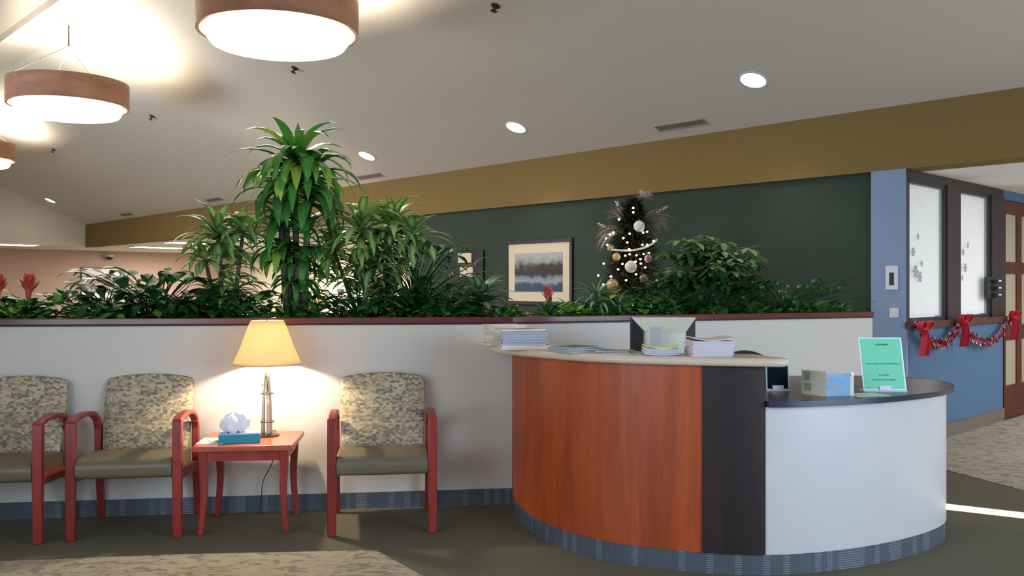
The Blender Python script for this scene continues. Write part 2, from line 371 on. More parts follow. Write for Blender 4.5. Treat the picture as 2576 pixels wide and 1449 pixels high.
# unseen right wall; its slit is shaped to throw the floor sun strip
gs=-.62; gw=.075
g=MB()
def wr(e0,e1,z0,z1,th=.15): g.prism([R(S0,e0),R(S0-th,e0),R(S0-th,e1),R(S0,e1)],z0,z1)
wr(-DW,-6.4,0,2.3); wr(-1.1,gs-gw,0,2.3); wr(gs+gw,.3,0,2.3); wr(-6.4,-1.1,0,.12)
pr_=[(.3,2.3),(.3,ZB+.1),(0,ZB+.05),(-RIDGE0,ZR+.05),(-RIDGE1,ZN+.05),(-DW,zl+.05),(-DW,2.3)]
g.hull([R(S0,e,z) for e,z in pr_],[R(S0-.15,e,z) for e,z in pr_])
S(g,'wall_right','partition','side wall right of the photo with a narrow gap','wall',smooth=False)
S(MB().prism([R(S0,.3),R(S0-.15,.3),R(S0-.15,EF+.1),R(S0,EF+.1)],0,ZC+.1),'wall_right','beige','hall side wall out of frame at right','wall',smooth=False)
fr3=thing('window_3','glazed entrance front in the side wall right of the photo','window',R(S0-.07,-3.75,.12),RZ); fr3['kind']='structure'
b=MB()
for y in (-2.65,-1.33,0,1.33,2.6): b.box(-.03,.03,y,y+.05,0,2.18)
b.box(-.03,.03,-2.65,2.65,0,.06).box(-.03,.03,-2.65,2.65,2.12,2.18).box(-.03,.03,-2.65,2.65,1.0,1.05)
b.build('window_frame','darkframe',fr3,smooth=False)
# green wall + returns
GS=6.86
S(MB().prism([R(.03,.05),R(GS,.05),R(GS,.2),R(.03,.2)],0,ZC),'wall_back','green','dark green wall behind the planter','wall',smooth=False)
S(MB().prism([R(GS-.15,.2),R(GS,.2),R(GS,EF),R(GS-.15,EF)],0,ZC),'wall_back','green','green wall return at its left end','wall',smooth=False)
S(MB().prism([R(-.25,-.01),R(.06,-.01),R(.06,.03),R(-.25,.03)],0,ZC),'wall_pillar','pillarblue','pale blue end of wall beside the office windows','wall',smooth=False)
S(MB().prism([R(SF,-DW),R(SF+.15,-DW),R(SF+.15,EF+.15),R(SF,EF+.15)],0,ZC+.1),'wall_far','beige','far beige pink wall behind the plants at left','wall',smooth=False)
S(MB().prism([R(GS,EF),R(SF,EF),R(SF,EF+.15),R(GS,EF+.15)],0,ZC+.1),'wall_far','creamwall','far cream wall seen between plant stems','wall',smooth=False)
S(MB().prism([R(S0,EF),R(-.1,EF),R(-.1,EF+.15),R(S0,EF+.15)],0,ZC+.1),'wall_hall','beige','end wall of the hall out of frame','wall',smooth=False)
# blue office wall running away along e at s=-.25
BS=-.25
def bw(m,e0,e1,z0,z1,s0=BS,s1=BS+.12): return m.prism([R(s0,e0),R(s0,e1),R(s1,e1),R(s1,e0)],z0,z1)
m=MB(); bw(m,.03,2.43,0,1.06); bw(m,3.5,EF,0,ZC); bw(m,2.43,3.5,2.34,ZC)
S(m,'wall_office','blue','blue office wall under the windows at right','wall',smooth=False)
m=MB(); bw(m,-.01,2.43,0,.13,BS-.015,BS-.001)
S(m,'baseboard_right','basebrown','grey woven base along the blue wall','baseboard',smooth=False)
# office behind the windows so nothing opens to the void
def office_window(name,e0,e1,lab):
    t=thing(name,lab,'window',R(BS,(e0+e1)/2,1.1),RZ); t['kind']='structure'
    w=(e1-e0)/2; a=.06
    # local x = along s(+ is into the office), local y: after rotation RZ, +y = -n -> e = -y
    f=MB(); fw=.035
    for y0,y1,z0,z1 in ((-w,-w+fw,.0,1.26),(w-fw,w,.0,1.26),(-w,w,-.0,.035),(-w,w,1.225,1.26)): f.box(-.0,.05,y0,y1,z0,z1)
    f.build('window_frame','darkframe',t,smooth=False)
    MB().box(.02,.028,-w+.01,w-.01,.02,1.24).build('pane','clear_glass' if 0 else 'glass',t,smooth=False)
    b=MB()
    k=44
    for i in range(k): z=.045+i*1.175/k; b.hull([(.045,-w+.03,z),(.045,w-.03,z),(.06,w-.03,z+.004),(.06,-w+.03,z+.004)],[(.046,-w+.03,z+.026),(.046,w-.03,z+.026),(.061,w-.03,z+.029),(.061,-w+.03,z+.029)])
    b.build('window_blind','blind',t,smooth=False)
    return t
mg,N,L,B=newmat('window_glass'); B.inputs['Base Color'].default_value=(1,1,1,1); B.inputs['Roughness'].default_value=.03; B.inputs['Alpha'].default_value=.18; M['glass']=mg
w1=office_window('window_1',.03,.88,'left office window with white blind beside the pale blue pillar')
w2=office_window('window_2',1.2,2.05,'right office window with white blind near the wooden door')
def flake(parent,y,z,r,name='paper_snowflake'):
    m=MB()
    for k in range(6):
        a=k*PI/3; c,s_=math.cos(a),math.sin(a)
        m.tube([(0,0,0),(0,c*r,s_*r)],r*.10,4); 
        for q in (.5,.75):
            for sg in (-1,1): m.tube([(0,c*r*q,s_*r*q),(0,c*r*q+math.cos(a+sg*.9)*r*.3,s_*r*q+math.sin(a+sg*.9)*r*.3)],r*.06,4)
    o=m.build(name,'greydecal',parent,smooth=False); o.location=(.012,y,z); return o
M['greydecal']=plain('grey_decal',srgb(182,190,190),.7)
for y,z,r in ((.3,.72,.04),(.25,.55,.055),(.16,.5,.05),(.2,.86,.03),(.12,.62,.03)): flake(w1,y-.02,z-.1,r)
for y,z,r in ((.28,.75,.035),(.22,.6,.045),(.3,.5,.03),(.15,.82,.03)): flake(w2,y,z-.1,r)
m=MB(); bw(m,-.005,2.43,2.36,ZC-.002,BS-.004,BS+.1); bw(m,.88,1.2,1.1,2.36,BS-.02,BS+.1); bw(m,2.05,2.43,1.1,2.36,BS-.02,BS+.1); bw(m,-.0,.03,1.1,2.36,BS-.004,BS+.1)
S(m,'trim_2','darkframe','dark mullions and header around the office windows','trim',smooth=False)
m=MB(); bw(m,-.03,2.43,1.045,1.105,BS-.045,BS-.0)
S(m,'trim_3','browntrim','brown sill rail under the office windows','trim',smooth=False)
# door
d=thing('door_1','wooden door with three pale glass lites at right edge','door',R(BS-.01,2.95,0),RZ); d['kind']='structure'
DM=MB(); w=.51
zs=[(.357,.83),(1.03,1.546),(1.695,2.18)]
zs=[(.36,.84),(1.0,1.55),(1.68,2.19)]
DM.box(0,.05,w-.05,w,0,2.33); DM.box(0,.05,-w,-w+.12,0,2.33)
DM.box(0,.05,-.05,.10,0,2.33)
for a,b in ((0,.36),(.84,1.0),(1.55,1.68),(2.19,2.33)): DM.box(0.002,.048,-w,w-.0,a,b)
DM.build('door_panel','doorwood',d,smooth=False,bevel=.004)
for a,b in zs: MB().box(.018,.03,-w+.1,w-.04,a-.01,b+.01).build('door_glass','litpane',d,smooth=False)
hd=MB(); hd.lathe([(.001,0),(.028,0),(.028,.01),(.012,.015),(.012,.04),(.026,.05),(.026,.07),(.001,.075)],16); ho=hd.build('door_knob','metal',d); ho.location=(0,-.42,.98); ho.rotation_euler=(0,-PI/2,0)

# window wall behind the camera
m=MB()
def ww(s0,s1,z0,z1): m.prism([R(s0,-DW),R(s1,-DW),R(s1,-DW-.15),R(s0,-DW-.15)],z0,z1)
ww(S0,SF,0,.75); ww(S0,SF,2.35,zl+.1)
for s in [S0+.0]+[S0+.3+k*2.6 for k in range(1,11)]: ww(s,s+.3,.75,2.35)
S(m,'wall_window','partition','window wall behind the camera','wall',smooth=False)

# baseboard under far walls
# pictures ---------------------------------------------------------------
def picture(name,label,s,e,z0,z1,w,facing,frame,matm,pic,fw=.045,matw=.09,depth=.03):
    # facing 's': hangs on a wall with normal -n (parallel to s); 'e': on the wall s=const
    t=thing(name,label,'picture',R(s,e,z0),RZ if facing=='s' else RZ+PI/2)
    h=z1-z0; f=MB()
    yo=0.0
    f.box(-w/2,w/2,yo,yo+depth,0,fw).box(-w/2,w/2,yo,yo+depth,h-fw,h).box(-w/2,-w/2+fw,yo,yo+depth,fw,h-fw).box(w/2-fw,w/2,yo,yo+depth,fw,h-fw)
    f.build('frame',frame,t,smooth=False,bevel=.004)
    MB().box(-w/2+fw,w/2-fw,yo,yo+depth*.5,fw,h-fw).build('mat_board',matm,t,smooth=False)
    q=fw+matw
    MB().box(-w/2+q,w/2-q,yo+depth*.5,yo+depth*.5+.004,q,h-q).build('print',pic,t,smooth=False)
    return t
# for 's' facing: local +y points to -n (towards camera)
harbour=picmat('harbour_print',[(0,srgb(54,66,88)),(.22,srgb(60,72,98)),(.3,srgb(150,156,164)),(.38,srgb(120,130,140)),(.45,srgb(56,44,38)),(.62,srgb(70,58,50)),(.7,srgb(150,150,148)),(.85,srgb(170,176,184)),(1,srgb(120,128,140))],2,.1,.72)
picture('framed_picture','large framed harbour print in cream mat on the green wall',sAt(1356,.05),.05,1.19,2.0,1.16,'s','picframe','ltcream',harbour,matw=.12)
m2=picmat('landscape_print',[(0,srgb(96,84,76)),(.5,srgb(150,132,120)),(1,srgb(190,182,176))],2,.1,.8)
picture('framed_picture','white matted picture on the far beige wall',SF-.0,1.2,1.1,1.97,1.08,'e','picframe','tissue',m2,fw=.03,matw=.14)
m3=picmat('dusky_print',[(0,srgb(60,48,46)),(.5,srgb(120,92,88)),(1,srgb(160,140,136))],2,.1,1.0)
picture('framed_picture','brown toned picture in white frame on the far cream wall',15.0,EF,1.05,2.15,1.15,'s','tissue','ltcream',m3,fw=.05,matw=.06)
# small wall board
t=thing('wall_plaque','small dark plaque with two cream panels left of harbour print','plaque',R(sAt(1192,.05),.05,1.50),RZ)
MB().box(-.22,.22,0,.035,0,.40).build('board','picframe',t,smooth=False,bevel=.004)
MB().box(.0,.27,.035,.05,.24,.37).build('cream_panel','ltcream',t,smooth=False)
MB().box(-.03,.23,.035,.05,.05,.18).build('cream_panel','ltcream',t,smooth=False)
MB().box(-.12,.2,.036,.046,.19,.225).build('red_brown_strip','browntrim',t,smooth=False)
# plates on pillar : local +y faces camera side
t=thing('wall_sign','white wall sign with dark window on the pale blue pillar','sign',R(-.13,-.01,1.385),RZ)
MB().box(-.055,.055,0,.012,0,.21).build('plate','whiteplastic',t,smooth=False,bevel=.002); MB().box(-.02,.02,.012,.015,.04,.15).build('dark_slot','dkplastic',t,smooth=False)
t=thing('light_switch','white light switch below the sign on the blue pillar','switch',R(-.15,-.01,1.14),RZ)
MB().box(-.04,.04,0,.008,0,.085).build('switch_plate','whiteplastic',t,smooth=False,bevel=.002); MB().box(-.012,.012,.008,.013,.025,.06).build('rocker','paper',t,smooth=False,bevel=.001)
# key / card rack on the mullion
t=thing('wall_rack','small dark tiered rack on the right office window frame','rack',R(BS-.02,1.97,1.295),RZ)
MB().box(-.02,0,-.14,.13,0,.22).build('back_plate','dkplastic',t,smooth=False)
for k in range(3):
    MB().box(-.08,-.02,-.12,.0,.01+k*.07,.05+k*.07).build('tray','dkplastic',t,smooth=False,bevel=.003)
    MB().box(-.082,-.08,-.1,-.02,.03+k*.07,.045+k*.07).build('silver_strip','whiteplastic',t,smooth=False)

# garland ----------------------------------------------------------------
gar=MB(); 
def swag(e0,e1,z,sag):
    pts=[]
    for i in range(40):
        t=i/39; pts.append(R(BS-.085,e0+(e1-e0)*t,z-sag*(1-(2*t-1)**2)))
    return pts
path=swag(0.02,1.02,1.09,.2)+swag(1.04,2.42,1.09,.23)
gar.tube(path,.012,6,t=.2)
for i in range(1500):
    k=rnd.random()*(len(path)-1); i0=int(k); a=Vector(path[i0]).lerp(Vector(path[min(i0+1,len(path)-1)]),k-i0)
    az=rnd.random()*2*PI; el=rnd.uniform(-1.3,1.3); gar.leaf(a,az,el,rnd.uniform(.035,.07),.014,.5,seg=2,tint=rnd.random(),fold=0)
o=gar.build('tinsel_garland','tinsel',smooth=False); tag(o,'red and silver tinsel garland in two swags below the office windows','garland')
def bow(e,z,lab,first=None):
    if first: return copy_tree(first,loc=R(BS-.11,e,z),label=lab)
    t=thing('ribbon_bow',lab,'bow',R(BS-.11,e,z),RZ,'red bows on the garland')
    for sg in (-1,1):
        b=MB(); ring=[(0,sg*.01,0),(-.02,sg*.05,.05),(-.02,sg*.1,.06),(-.01,sg*.115,.02),(0,sg*.08,-.015),(0,sg*.01,-.005)]
        b.sweep(spline(ring,4),.05,.004); b.build('loop','ribbon',t)
        b=MB(); b.sweep(spline([(0,sg*.01,0),(-.015,sg*.03,-.1),(0,sg*.055,-.24)],5),lambda q:.05+.0*q,.003); b.build('tail','ribbon',t)
    MB().ball((0,0,0),.028,12,8).build('knot','ribbon',t); return t
b1=bow(.1,1.05,'red ribbon bow at the left end of the garland')
bow(1.03,1.09,'red ribbon bow in the middle between the garland swags',b1)
bow(2.42,1.1,'red ribbon bow at the right end of the garland beside the door',b1)

# ceiling lights -----------------------------------------------------------
def pendant(loc,label,first=None):
    if first: return copy_tree(first,loc=loc,label=label)
    t=thing('pendant_light',label,'pendant light',loc,0,'round wooden drum pendants along the ridge')
    Rr=.70; h=.30; D=ZR-loc[2]
    MB().lathe([(Rr,0),(Rr,h),(Rr-.03,h),(Rr-.03,0)],72,close=True).build('drum_ring','pendantwood',t)
    d=MB(); r=Rr-.09; d.lathe([(r-.03,-.10),(r,-.06),(r,h-.09)],72); d.disc(r-.03,-.10,72,True); d.disc(r,h-.09,72)
    d.build('diffuser','lampglass',t)
    MB().lathe([(.001,D),(.14,D),(.14,D-.03),(.12,D-.05),(.001,D-.05)],32).build('canopy','canopymat',t)
    MB().tube([(0,0,D-.04),(0,0,D-.3)],.012,8).build('stem','metal',t)
    for k in range(4):
        a=PI/4+k*PI/2; MB().tube([(0,0,D-.3),(math.cos(a)*(Rr-.015),math.sin(a)*(Rr-.015),h)],.004,5).build('wire','metal',t)
    # inner spokes tie ring and diffuser
    for k in range(4):
        a=PI/4+k*PI/2; sp=MB(); sp.tube([(math.cos(a)*(r-.01),math.sin(a)*(r-.01),.08),(math.cos(a)*(Rr-.01),math.sin(a)*(Rr-.01),.08)],.006,6); sp.build('bracket','metal',t)
    return t
M['pendantwood']=wood('pendant_veneer',srgb(126,88,72),srgb(154,112,90),.45,(2,2,6))
M['canopymat']=plain('bronze_canopy',srgb(168,140,118),.5)
pend=[(701,7.97,64),(173,11.2,273),(-73,15.8,397)]
PL=[]
labs=['nearest round wooden drum pendant cut by the top edge','middle round wooden drum pendant hanging below the ridge','farthest round wooden drum pendant cut by the left edge']
zp=None
for (px,Y,py),lab in zip(pend,labs):
    z=3.655
    loc=(ray(px,Y),Y,z); PL.append(loc)
    first=pendant(loc,lab,first if PL[1:] else None) if PL[1:] else pendant(loc,lab)
    if len(PL)==1: P1=first
    else: first=P1
# intersect a pixel with the sloping ceiling
def onceil(px,py):
    dx=(px-CX)/F; dz=(CY-py)/F
    # z = ZB + K*d, d = -( (X-P0x)*n.x + (Y-P0y)*n.y )
    A=-(dx*n_.x+n_.y); Bc=P0.x*n_.x+P0.y*n_.y
    Y=(ZB+K*Bc-H)/(dz-K*A); return Vector((dx*Y,Y,H+dz*Y))
tilt=math.atan(K)
def ceilrot():
    # local z = plane normal pointing down into room; local x along beam
    x=Vector((u_.x,u_.y,0)); dn=Vector((-n_.x,-n_.y,K)).normalized(); z=x.cross(dn).normalized()
    if z.z>0: z=-z
    y=z.cross(x); mt=Matrix((x,y,z)).transposed(); return mt.to_euler()
CR=ceilrot()
def downlight(px,py,label,first=None):
    p=onceil(px,py)
    if first: o=copy_tree(first,loc=p,label=label)
    else:
        o=thing('recessed_downlight',label,'downlight',p,0,'recessed downlights in the sloping ceiling'); o.rotation_euler=CR
        MB().lathe([(.135,-.002),(.135,.006),(.115,.008),(.112,-.002)],40).build('trim_ring','trimwhite',o)
        d=MB(); d.disc(.114,.004,40); d.lathe([(.114,.004),(.114,-.003)],40); d.build('lens','downglow',o)
    l=bpy.data.lights.new('downlight_lamp','SPOT'); l.energy=30; l.spot_size=1.7; l.spot_blend=.6; l.color=(1,.93,.84); l.shadow_soft_size=.1
    lo=bpy.data.objects.new('downlight_lamp',l); C.objects.link(lo); lo.location=p+Vector((0,0,-.06)); 
    return o
dl=[(1895,201,'nearest recessed downlight, above the right of the desk'),(1298,320,'second downlight from the right, above the framed print'),(923,392,'downlight just right of the tall corn plant crown'),(651,438,'downlight half hidden by the tall corn plant leaves'),(126,504,'farthest recessed downlight at left under the middle pendant')]
D0=downlight(*dl[0])
for a in dl[1:]: downlight(a[0],a[1],a[2],D0)
def vent(px,py,label,Lv=.62,first=None):
    p=onceil(px,py)
    if first: return copy_tree(first,loc=p,label=label)
    o=thing('ceiling_vent',label,'vent',p,0,'slot vents along the sloping ceiling'); o.rotation_euler=CR
    MB().box(-Lv/2,Lv/2,-.05,.05,-.001,.006).box(-Lv/2,Lv/2,-.055,-.042,0,.012).box(-Lv/2,Lv/2,.042,.055,0,.012).build('frame','vent',o,smooth=False)
    for k in range(3): MB().box(-Lv/2+.02,Lv/2-.02,-.032+k*.024,-.02+k*.024,.004,.010).build('slat','vent3',o,smooth=False)
    return o
V0=vent(1712,314,'grey slot vent in the ceiling, nearest, above the dark green wall')
vent(930,443,'grey slot vent between corn plant crown and tan beam',first=V0)
vent(538,502,'grey slot vent above the left striped dracaena',first=V0)
vent(318,539,'farthest grey slot vent near the far left corner',first=V0)
def sprinkler(px,py,label,first=None):
    p=onceil(px,py)
    if first: return copy_tree(first,loc=p,label=label)
    o=thing('sprinkler_head',label,'sprinkler',p,0,'sprinkler heads in the sloping ceiling'); o.rotation_euler=CR
    MB().lathe([(.001,0),(.045,0),(.04,.01),(.012,.012),(.012,.03)],16).build('escutcheon','sprink',o)
    MB().lathe([(.012,.03),(.008,.055),(.03,.058),(.03,.062),(.001,.063)],16).build('deflector','sprink',o); return o
s0=sprinkler(1247,14,'sprinkler head at the top edge of the photo')
sprinkler(742,171,'sprinkler head below the nearest pendant',s0); sprinkler(383,292,'sprinkler head right of the middle pendant',s0); sprinkler(135,376,'faint sprinkler head below the middle pendant',s0)
# troffers in the low ceiling
def troffer(px,py,label,first=None,w=1.2,rzz=None):
    Y=(ZC-H)*F/(CY-py); p=(ray(px,Y),Y,ZC-.001)
    if first: return copy_tree(first,loc=p,label=label)
    o=thing('ceiling_panel_light',label,'ceiling light',p,RZ,'panel lights in the low far ceiling')
    MB().box(-.3,.3,-.62,.62,-.03,0).build('housing','trimwhite',o,smooth=False)
    MB().box(-.27,.27,-.59,.59,-.034,-.03).build('lens','troffer',o,smooth=False)
    return o
T0=troffer(396,620,'panel light in far ceiling above the white matted picture')
for a in ((20,613,'panel light at the left edge above the bromeliad'),(490,609,'panel light behind the left striped dracaena'),(665,600,'panel light behind the corn plant stems')): troffer(a[0],a[1],a[2],T0)

# planter --------------------------------------------------------------------
def fl(X): return 5.84+(.13 if X<0 else .44)*X
front=[(-4.6,fl(-4.6)),(-.45,fl(-.45)),(-.15,fl(-.15)+.004),(.15,fl(.15)-.0),(.5,fl(.5)),(2.845,fl(2.845))]
front=[(-4.6,fl(-4.6)),(0,5.84),(2.845,fl(2.845))]
PT=1.171; DEP=.75
def off(pts,d):
    out=[]
    for i,p in enumerate(pts):
        ns=[]
        for a,b in ((i-1,i),(i,i+1)):
            if a>=0 and b<len(pts):
                v=(Vector(pts[b])-Vector(pts[a])).normalized(); ns.append(Vector((-v.y,v.x)))
        nn=sum(ns,Vector((0,0))).normalized(); k=1/max(.3,nn.dot(ns[0])); out.append((p[0]+nn.x*d*k,p[1]+nn.y*d*k))
    return out
pl=thing('planter','long low cream planter wall with red-brown wood cap','planter',(0,5.84,0))
def rel(pts): return [(p[0],p[1]-5.84) for p in pts]
fr=rel(front); bk=rel(off(front,DEP))
MB().prism(fr+bk[::-1],0.0,PT-.06).build('wall_panel','partition',pl,smooth=False)
mm=MB(); mm.wallpath(fr,.09,PT-.06,PT,1); mm.wallpath(rel(off(front,DEP-.09)),.09,PT-.06,PT,1)
mm.box(2.75,2.84,1.2,1.22,PT-.06,PT) if 0 else None
mm.build('rim','partition',pl,smooth=False)
cf=rel(off(front,-.02)); 
MB().wallpath(cf,.14,PT+.004,PT+.042,1).build('cap','capwood',pl,smooth=False,bevel=.004)
MB().wallpath(rel(off(front,-.012)),.012,PT-.006,PT+.004,1).build('shadow_reveal','black',pl,smooth=False)
MB().wallpath(rel(off(front,DEP-.12)),.14,PT,PT+.042,1).build('cap','capwood',pl,smooth=False)
MB().wallpath(rel(off(front[:2],-.014)),.0145,0,.10,1).build('base_band','base',pl,smooth=False)
so=MB(); so.prism(rel(off(front,.09))+rel(off(front,DEP-.09))[::-1],PT-.06,PT-.03); so.build('soil','soil',pl,smooth=False)
SOIL=PT-.03
def inplanter(px,back=.35):
    k=(px-CX)/F; sl=.13 if k<0 else .44
    b=back/math.cos(math.atan(sl)); Y=(5.84+b)/(1-sl*k); return (k*Y,Y,SOIL)

wc=thing('security_dome','tiny dark dome high on the far beige wall above the white matted picture','camera',R(SF-.01,1.39,2.24),RZ)
MB().lathe([(.001,0),(.12,0),(.11,-.04),(.001,-.045)],24).build('mount_plate','trimwhite',wc); MB().lathe([(.09,-.045),(.085,-.08),(.05,-.12),(.001,-.135)],24).build('dome','dkplastic',wc)
wc.location=(wc.location.x-u_.x*.12,wc.location.y-u_.y*.12,2.32)
# carpets ------------------------------------------------------------------
pts=[(-3.4,4.50),(-2.61,4.59),(-1.73,4.715),(-.725,4.785),(-.437,4.367),(-.05,3.75),(.3,3.1),(.3,2.2),(-3.4,2.2)]
o=MB().prism(pts,.0005,.004).build('carpet_inset','patcarpet',smooth=False); tag(o,'beige leaf-patterned carpet inset in the left foreground','carpet')
pts=[R(.3,-.15),R(-.915,-.736),R(-1.49,-1.05),R(-3.2,-1.9),R(-5.9,-2.6),R(-5.9,5.1),R(BS-.02,5.1),R(BS-.02,.0),R(.3,-.03)]
o=MB().prism(pts,.0005,.004).build('carpet_inset','patcarpet',smooth=False); tag(o,'beige leaf-patterned carpet inset in the hall beside blue wall','carpet')

# chairs ---------------------------------------------------------------------
def make_chair(label):
    t=thing('armchair',label,'chair',group='wooden armchairs along the planter wall')
    hw=.283
    for sx in (-1,1):
        x=sx*hw
        MB().sweep([(x,-.27,0),(x,-.272,.15),(x,-.27,.36),(x,-.268,.52),(x,-.262,.655)],.05,lambda q:.032+.022*min(1,q*1.6)).build('leg','chairwood',t,bevel=.006)
        MB().sweep(spline([(x,.27,0),(x,.235,.18),(x,.21,.36),(x,.205,.50),(x,.2,.56),(x,.165,.603)],4),.04,lambda q:.034+.012*math.sin(PI*q)).build('leg','chairwood',t,bevel=.006)
        MB().sweep(spline([(x,-.285,.652),(x,-.2,.668),(x,-.05,.672),(x,.08,.655),(x,.16,.615),(x,.19,.575)],4),lambda q:.05-.008*q,.028).build('armrest','chairwood',t,bevel=.007)
        MB().sweep([(x,-.262,.35),(x,0,.335),(x,.215,.31)],.03,.065).build('side_rail','chairwood',t,bevel=.004)
    # seat
    s=MB(); n=10; prof=[]
    pr=spline([(.20,.315),(-.18,.335),(-.285,.345),(-.305,.385),(-.295,.43),(-.24,.452),(0,.448),(.20,.425)],5)
    ring=[]
    b=len(s.v); xs=[-.257,-.25,-.2,0,.2,.25,.257]; sc=[.9,.985,1,1.015,1,.985,.9]
    cy,cz=-.05,.39
    for x,k in zip(xs,sc):
        for y,z in pr: s.v.append((x,cy+(y-cy)*(1-(1-k)*.25),cz+(z-cz)*k))
    m_=len(pr)
    for i in range(len(xs)-1):
        for k in range(m_): k2=(k+1)%m_; s.face([b+i*m_+k,b+(i+1)*m_+k,b+(i+1)*m_+k2,b+i*m_+k2])
    s.face([b+k for k in range(m_)]); s.face([b+(len(xs)-1)*m_+k for k in range(m_)][::-1])
    s.build('seat','seat',t)
    # backrest: curved cushion with gently arched top
    bk=MB(); nx,nz=14,12; th=.065
    def P(i,k,f):
        u=-1+2*i/nx; v=k/nz
        top=.875-.03*abs(u)**2.2; z=.42+(top-.42)*v
        wd=.262-.012*(1-v)**2; x=u*wd
        if v>.9: x*=1-.03*((v-.9)/.1)**2
        y=.165+.115*v+ .02*(u*u-1)*-1*-1
        ed=1-max(abs(u)**8,abs(2*v-1)**10)*.55
        return (x,y+(th*ed if f else 0)-th*ed/2,z)
    b=0
    for f in (0,1):
        for k in range(nz+1):
            for i in range(nx+1): bk.v.append(P(i,k,f))
    W=nx+1; O=W*(nz+1)
    for k in range(nz):
        for i in range(nx):
            a=k*W+i; bk.face([a,a+1,a+W+1,a+W]); bk.face([O+a+1,O+a,O+a+W,O+a+W+1])
    for i in range(nx): bk.face([i+1,i,O+i,O+i+1]); a=nz*W+i; bk.face([a,a+1,O+a+1,O+a])
    for k in range(nz): a=k*W; bk.face([a,a+W,O+a+W,O+a]); a=k*W+nx; bk.face([a+W,a,O+a,O+a+W])
    bk.build('backrest','back',t,sub=1)
    MB().sweep([(0,.24,.3),(0,.225,.42)],.46,.03).build('back_rail','chairwood',t)
    return t
ch=make_chair('patterned armchair right of the lamp table, beside the desk')
def place(o,fx,fy,a):
    o.location=(fx-.27*math.sin(a),fy+.27*math.cos(a),0); o.rotation_euler.z=a
place(ch,-.735,5.10,math.radians(8))
c2=copy_tree(ch,label='patterned armchair left of the lamp table, whole in view'); place(c2,-2.158,5.004,math.radians(7.6))
c3=copy_tree(ch,label='patterned armchair cut off by the left edge'); place(c3,-2.87,4.87,math.radians(7.6))

# end table -------------------------------------------------------------------
def make_table(label):
    t=thing('end_table',label,'table',group='square wooden end tables')
    MB().box(-.278,.278,-.262,.262,.478,.51).build('table_top','tabletop',t,bevel=.007)
    for sx in (-1,1):
        for sy in (-1,1):
            x,y=sx*.225,sy*.212
            b=MB(); pth=[(x+sx*.014,y,0),(x+sx*.002,y,.12),(x-sx*.006,y,.26),(x,y,.40),(x,y,.478)]
            b.sweep(spline(pth,3)[::1],lambda q:.03+.02*q,lambda q:.028+.02*q,up=(0,1,0)); b.build('leg','chairwood',t,bevel=.004)
    a=MB(); a.box(-.205,.205,-.225,-.2,.42,.478).box(-.205,.205,.2,.225,.42,.478).box(-.24,-.215,-.19,.19,.42,.478).box(.215,.24,-.19,.19,.42,.478)
    a.build('apron','chairwood',t)
    return t
tb=make_table('square reddish wood end table holding the lamp'); tb.location=(-1.545,5.315,0); tb.rotation_euler.z=math.radians(6)
def make_lamp(label):
    t=thing('table_lamp',label,'lamp',group='table lamps with cream bell shades')
    MB().lathe([(.001,0),(.072,0),(.072,.008),(.03,.016),(.001,.018)],32).build('base','metal',t)
    MB().tube([(0,0,.01),(0,0,.70)],.005,8).build('rod','metal',t)
    for k in range(3):
        a=-PI/2+.5+k*2*PI/3
        MB().tube([(math.cos(a)*.026,math.sin(a)*.026,.015),(math.cos(a)*.022,math.sin(a)*.022,.2),(math.cos(a)*.012,math.sin(a)*.012,.36),(math.cos(a)*.004,math.sin(a)*.004,.43)],lambda q:.012-.006*q,10).build('column','frost',t)
    for z,r in ((.085,.04),(.255,.036)):
        b=MB(); b.tube([(math.cos(q/24*2*PI)*r,math.sin(q/24*2*PI)*r,z) for q in range(25)],.0028,6); b.build('ring','metal',t)
    b=MB(); b.tube([(-.03,-.01,.30),(-.022,-.02,.315),(-.005,-.02,.31)],.003,6); b.build('hook','metal',t)
    sh=MB(); pr=[(.205,.43),(.182,.478),(.160,.526),(.142,.574),(.126,.62),(.112,.66),(.096,.695)]
    sh.lathe(pr,48); so_=sh.build('lamp_shade','shade',t)
    sm=so_.modifiers.new('thick','SOLIDIFY'); sm.thickness=.0015
    MB().lathe([(.2065,.43),(.2075,.4335),(.2045,.4345),(.2035,.431)],48,close=True).build('shade_rim','frost',t)
    MB().ball((0,0,.60),.026,16,12,1.2).build('light_bulb','lampbulb',t)
    return t
M['lampbulb']=emis('lamp_bulb',(1,.85,.6,1),15)
lp=make_lamp('table lamp with glowing cream shade between the armchairs'); lp.location=(-1.475,5.415,.51)
def lamp_light(p,e,sz=.035):
    l=bpy.data.lights.new('lamp_light','POINT'); l.energy=e; l.color=(1,.84,.62); l.shadow_soft_size=sz
    o=bpy.data.objects.new('lamp_light',l); C.objects.link(o); o.location=p
lamp_light((-1.475,5.415,.51+.53),44,.025)
cb=MB(); cb.tube(spline([(-1.475,5.50,.52),(-1.47,5.60,.505),(-1.47,5.612,.40),(-1.5,5.60,.30),(-1.55,5.6,.2),(-1.56,5.6,.12),(-1.57,5.6,.008)],6),.003,6)
tag(cb.build('lamp_cord','black'),'thin dark lamp cord hanging behind the end table','cord')
# far lamps & tables (seen through the plants)
for px,py,Y,lab in ((797,752,13.5,'far'),(540,776,12.0,'near')):
    zt=zat(py,Y); x=ray(px,Y); z=zt-.55
    tt=copy_tree(tb,loc=(x,Y,0),rz=RZ+.1,label='end table under the far lamp seen %s'%('right of the corn plant stems' if lab=='far' else 'below the left dracaena'))
    tt.scale=(1,1,z/.51)
    l2=copy_tree(lp,loc=(x,Y,z),label='far table lamp glowing %s'%('right of the corn plant stems' if lab=='far' else 'behind dark leaves left of the near lamp'))
    lamp_light((x,Y,z+.53),40,.025)
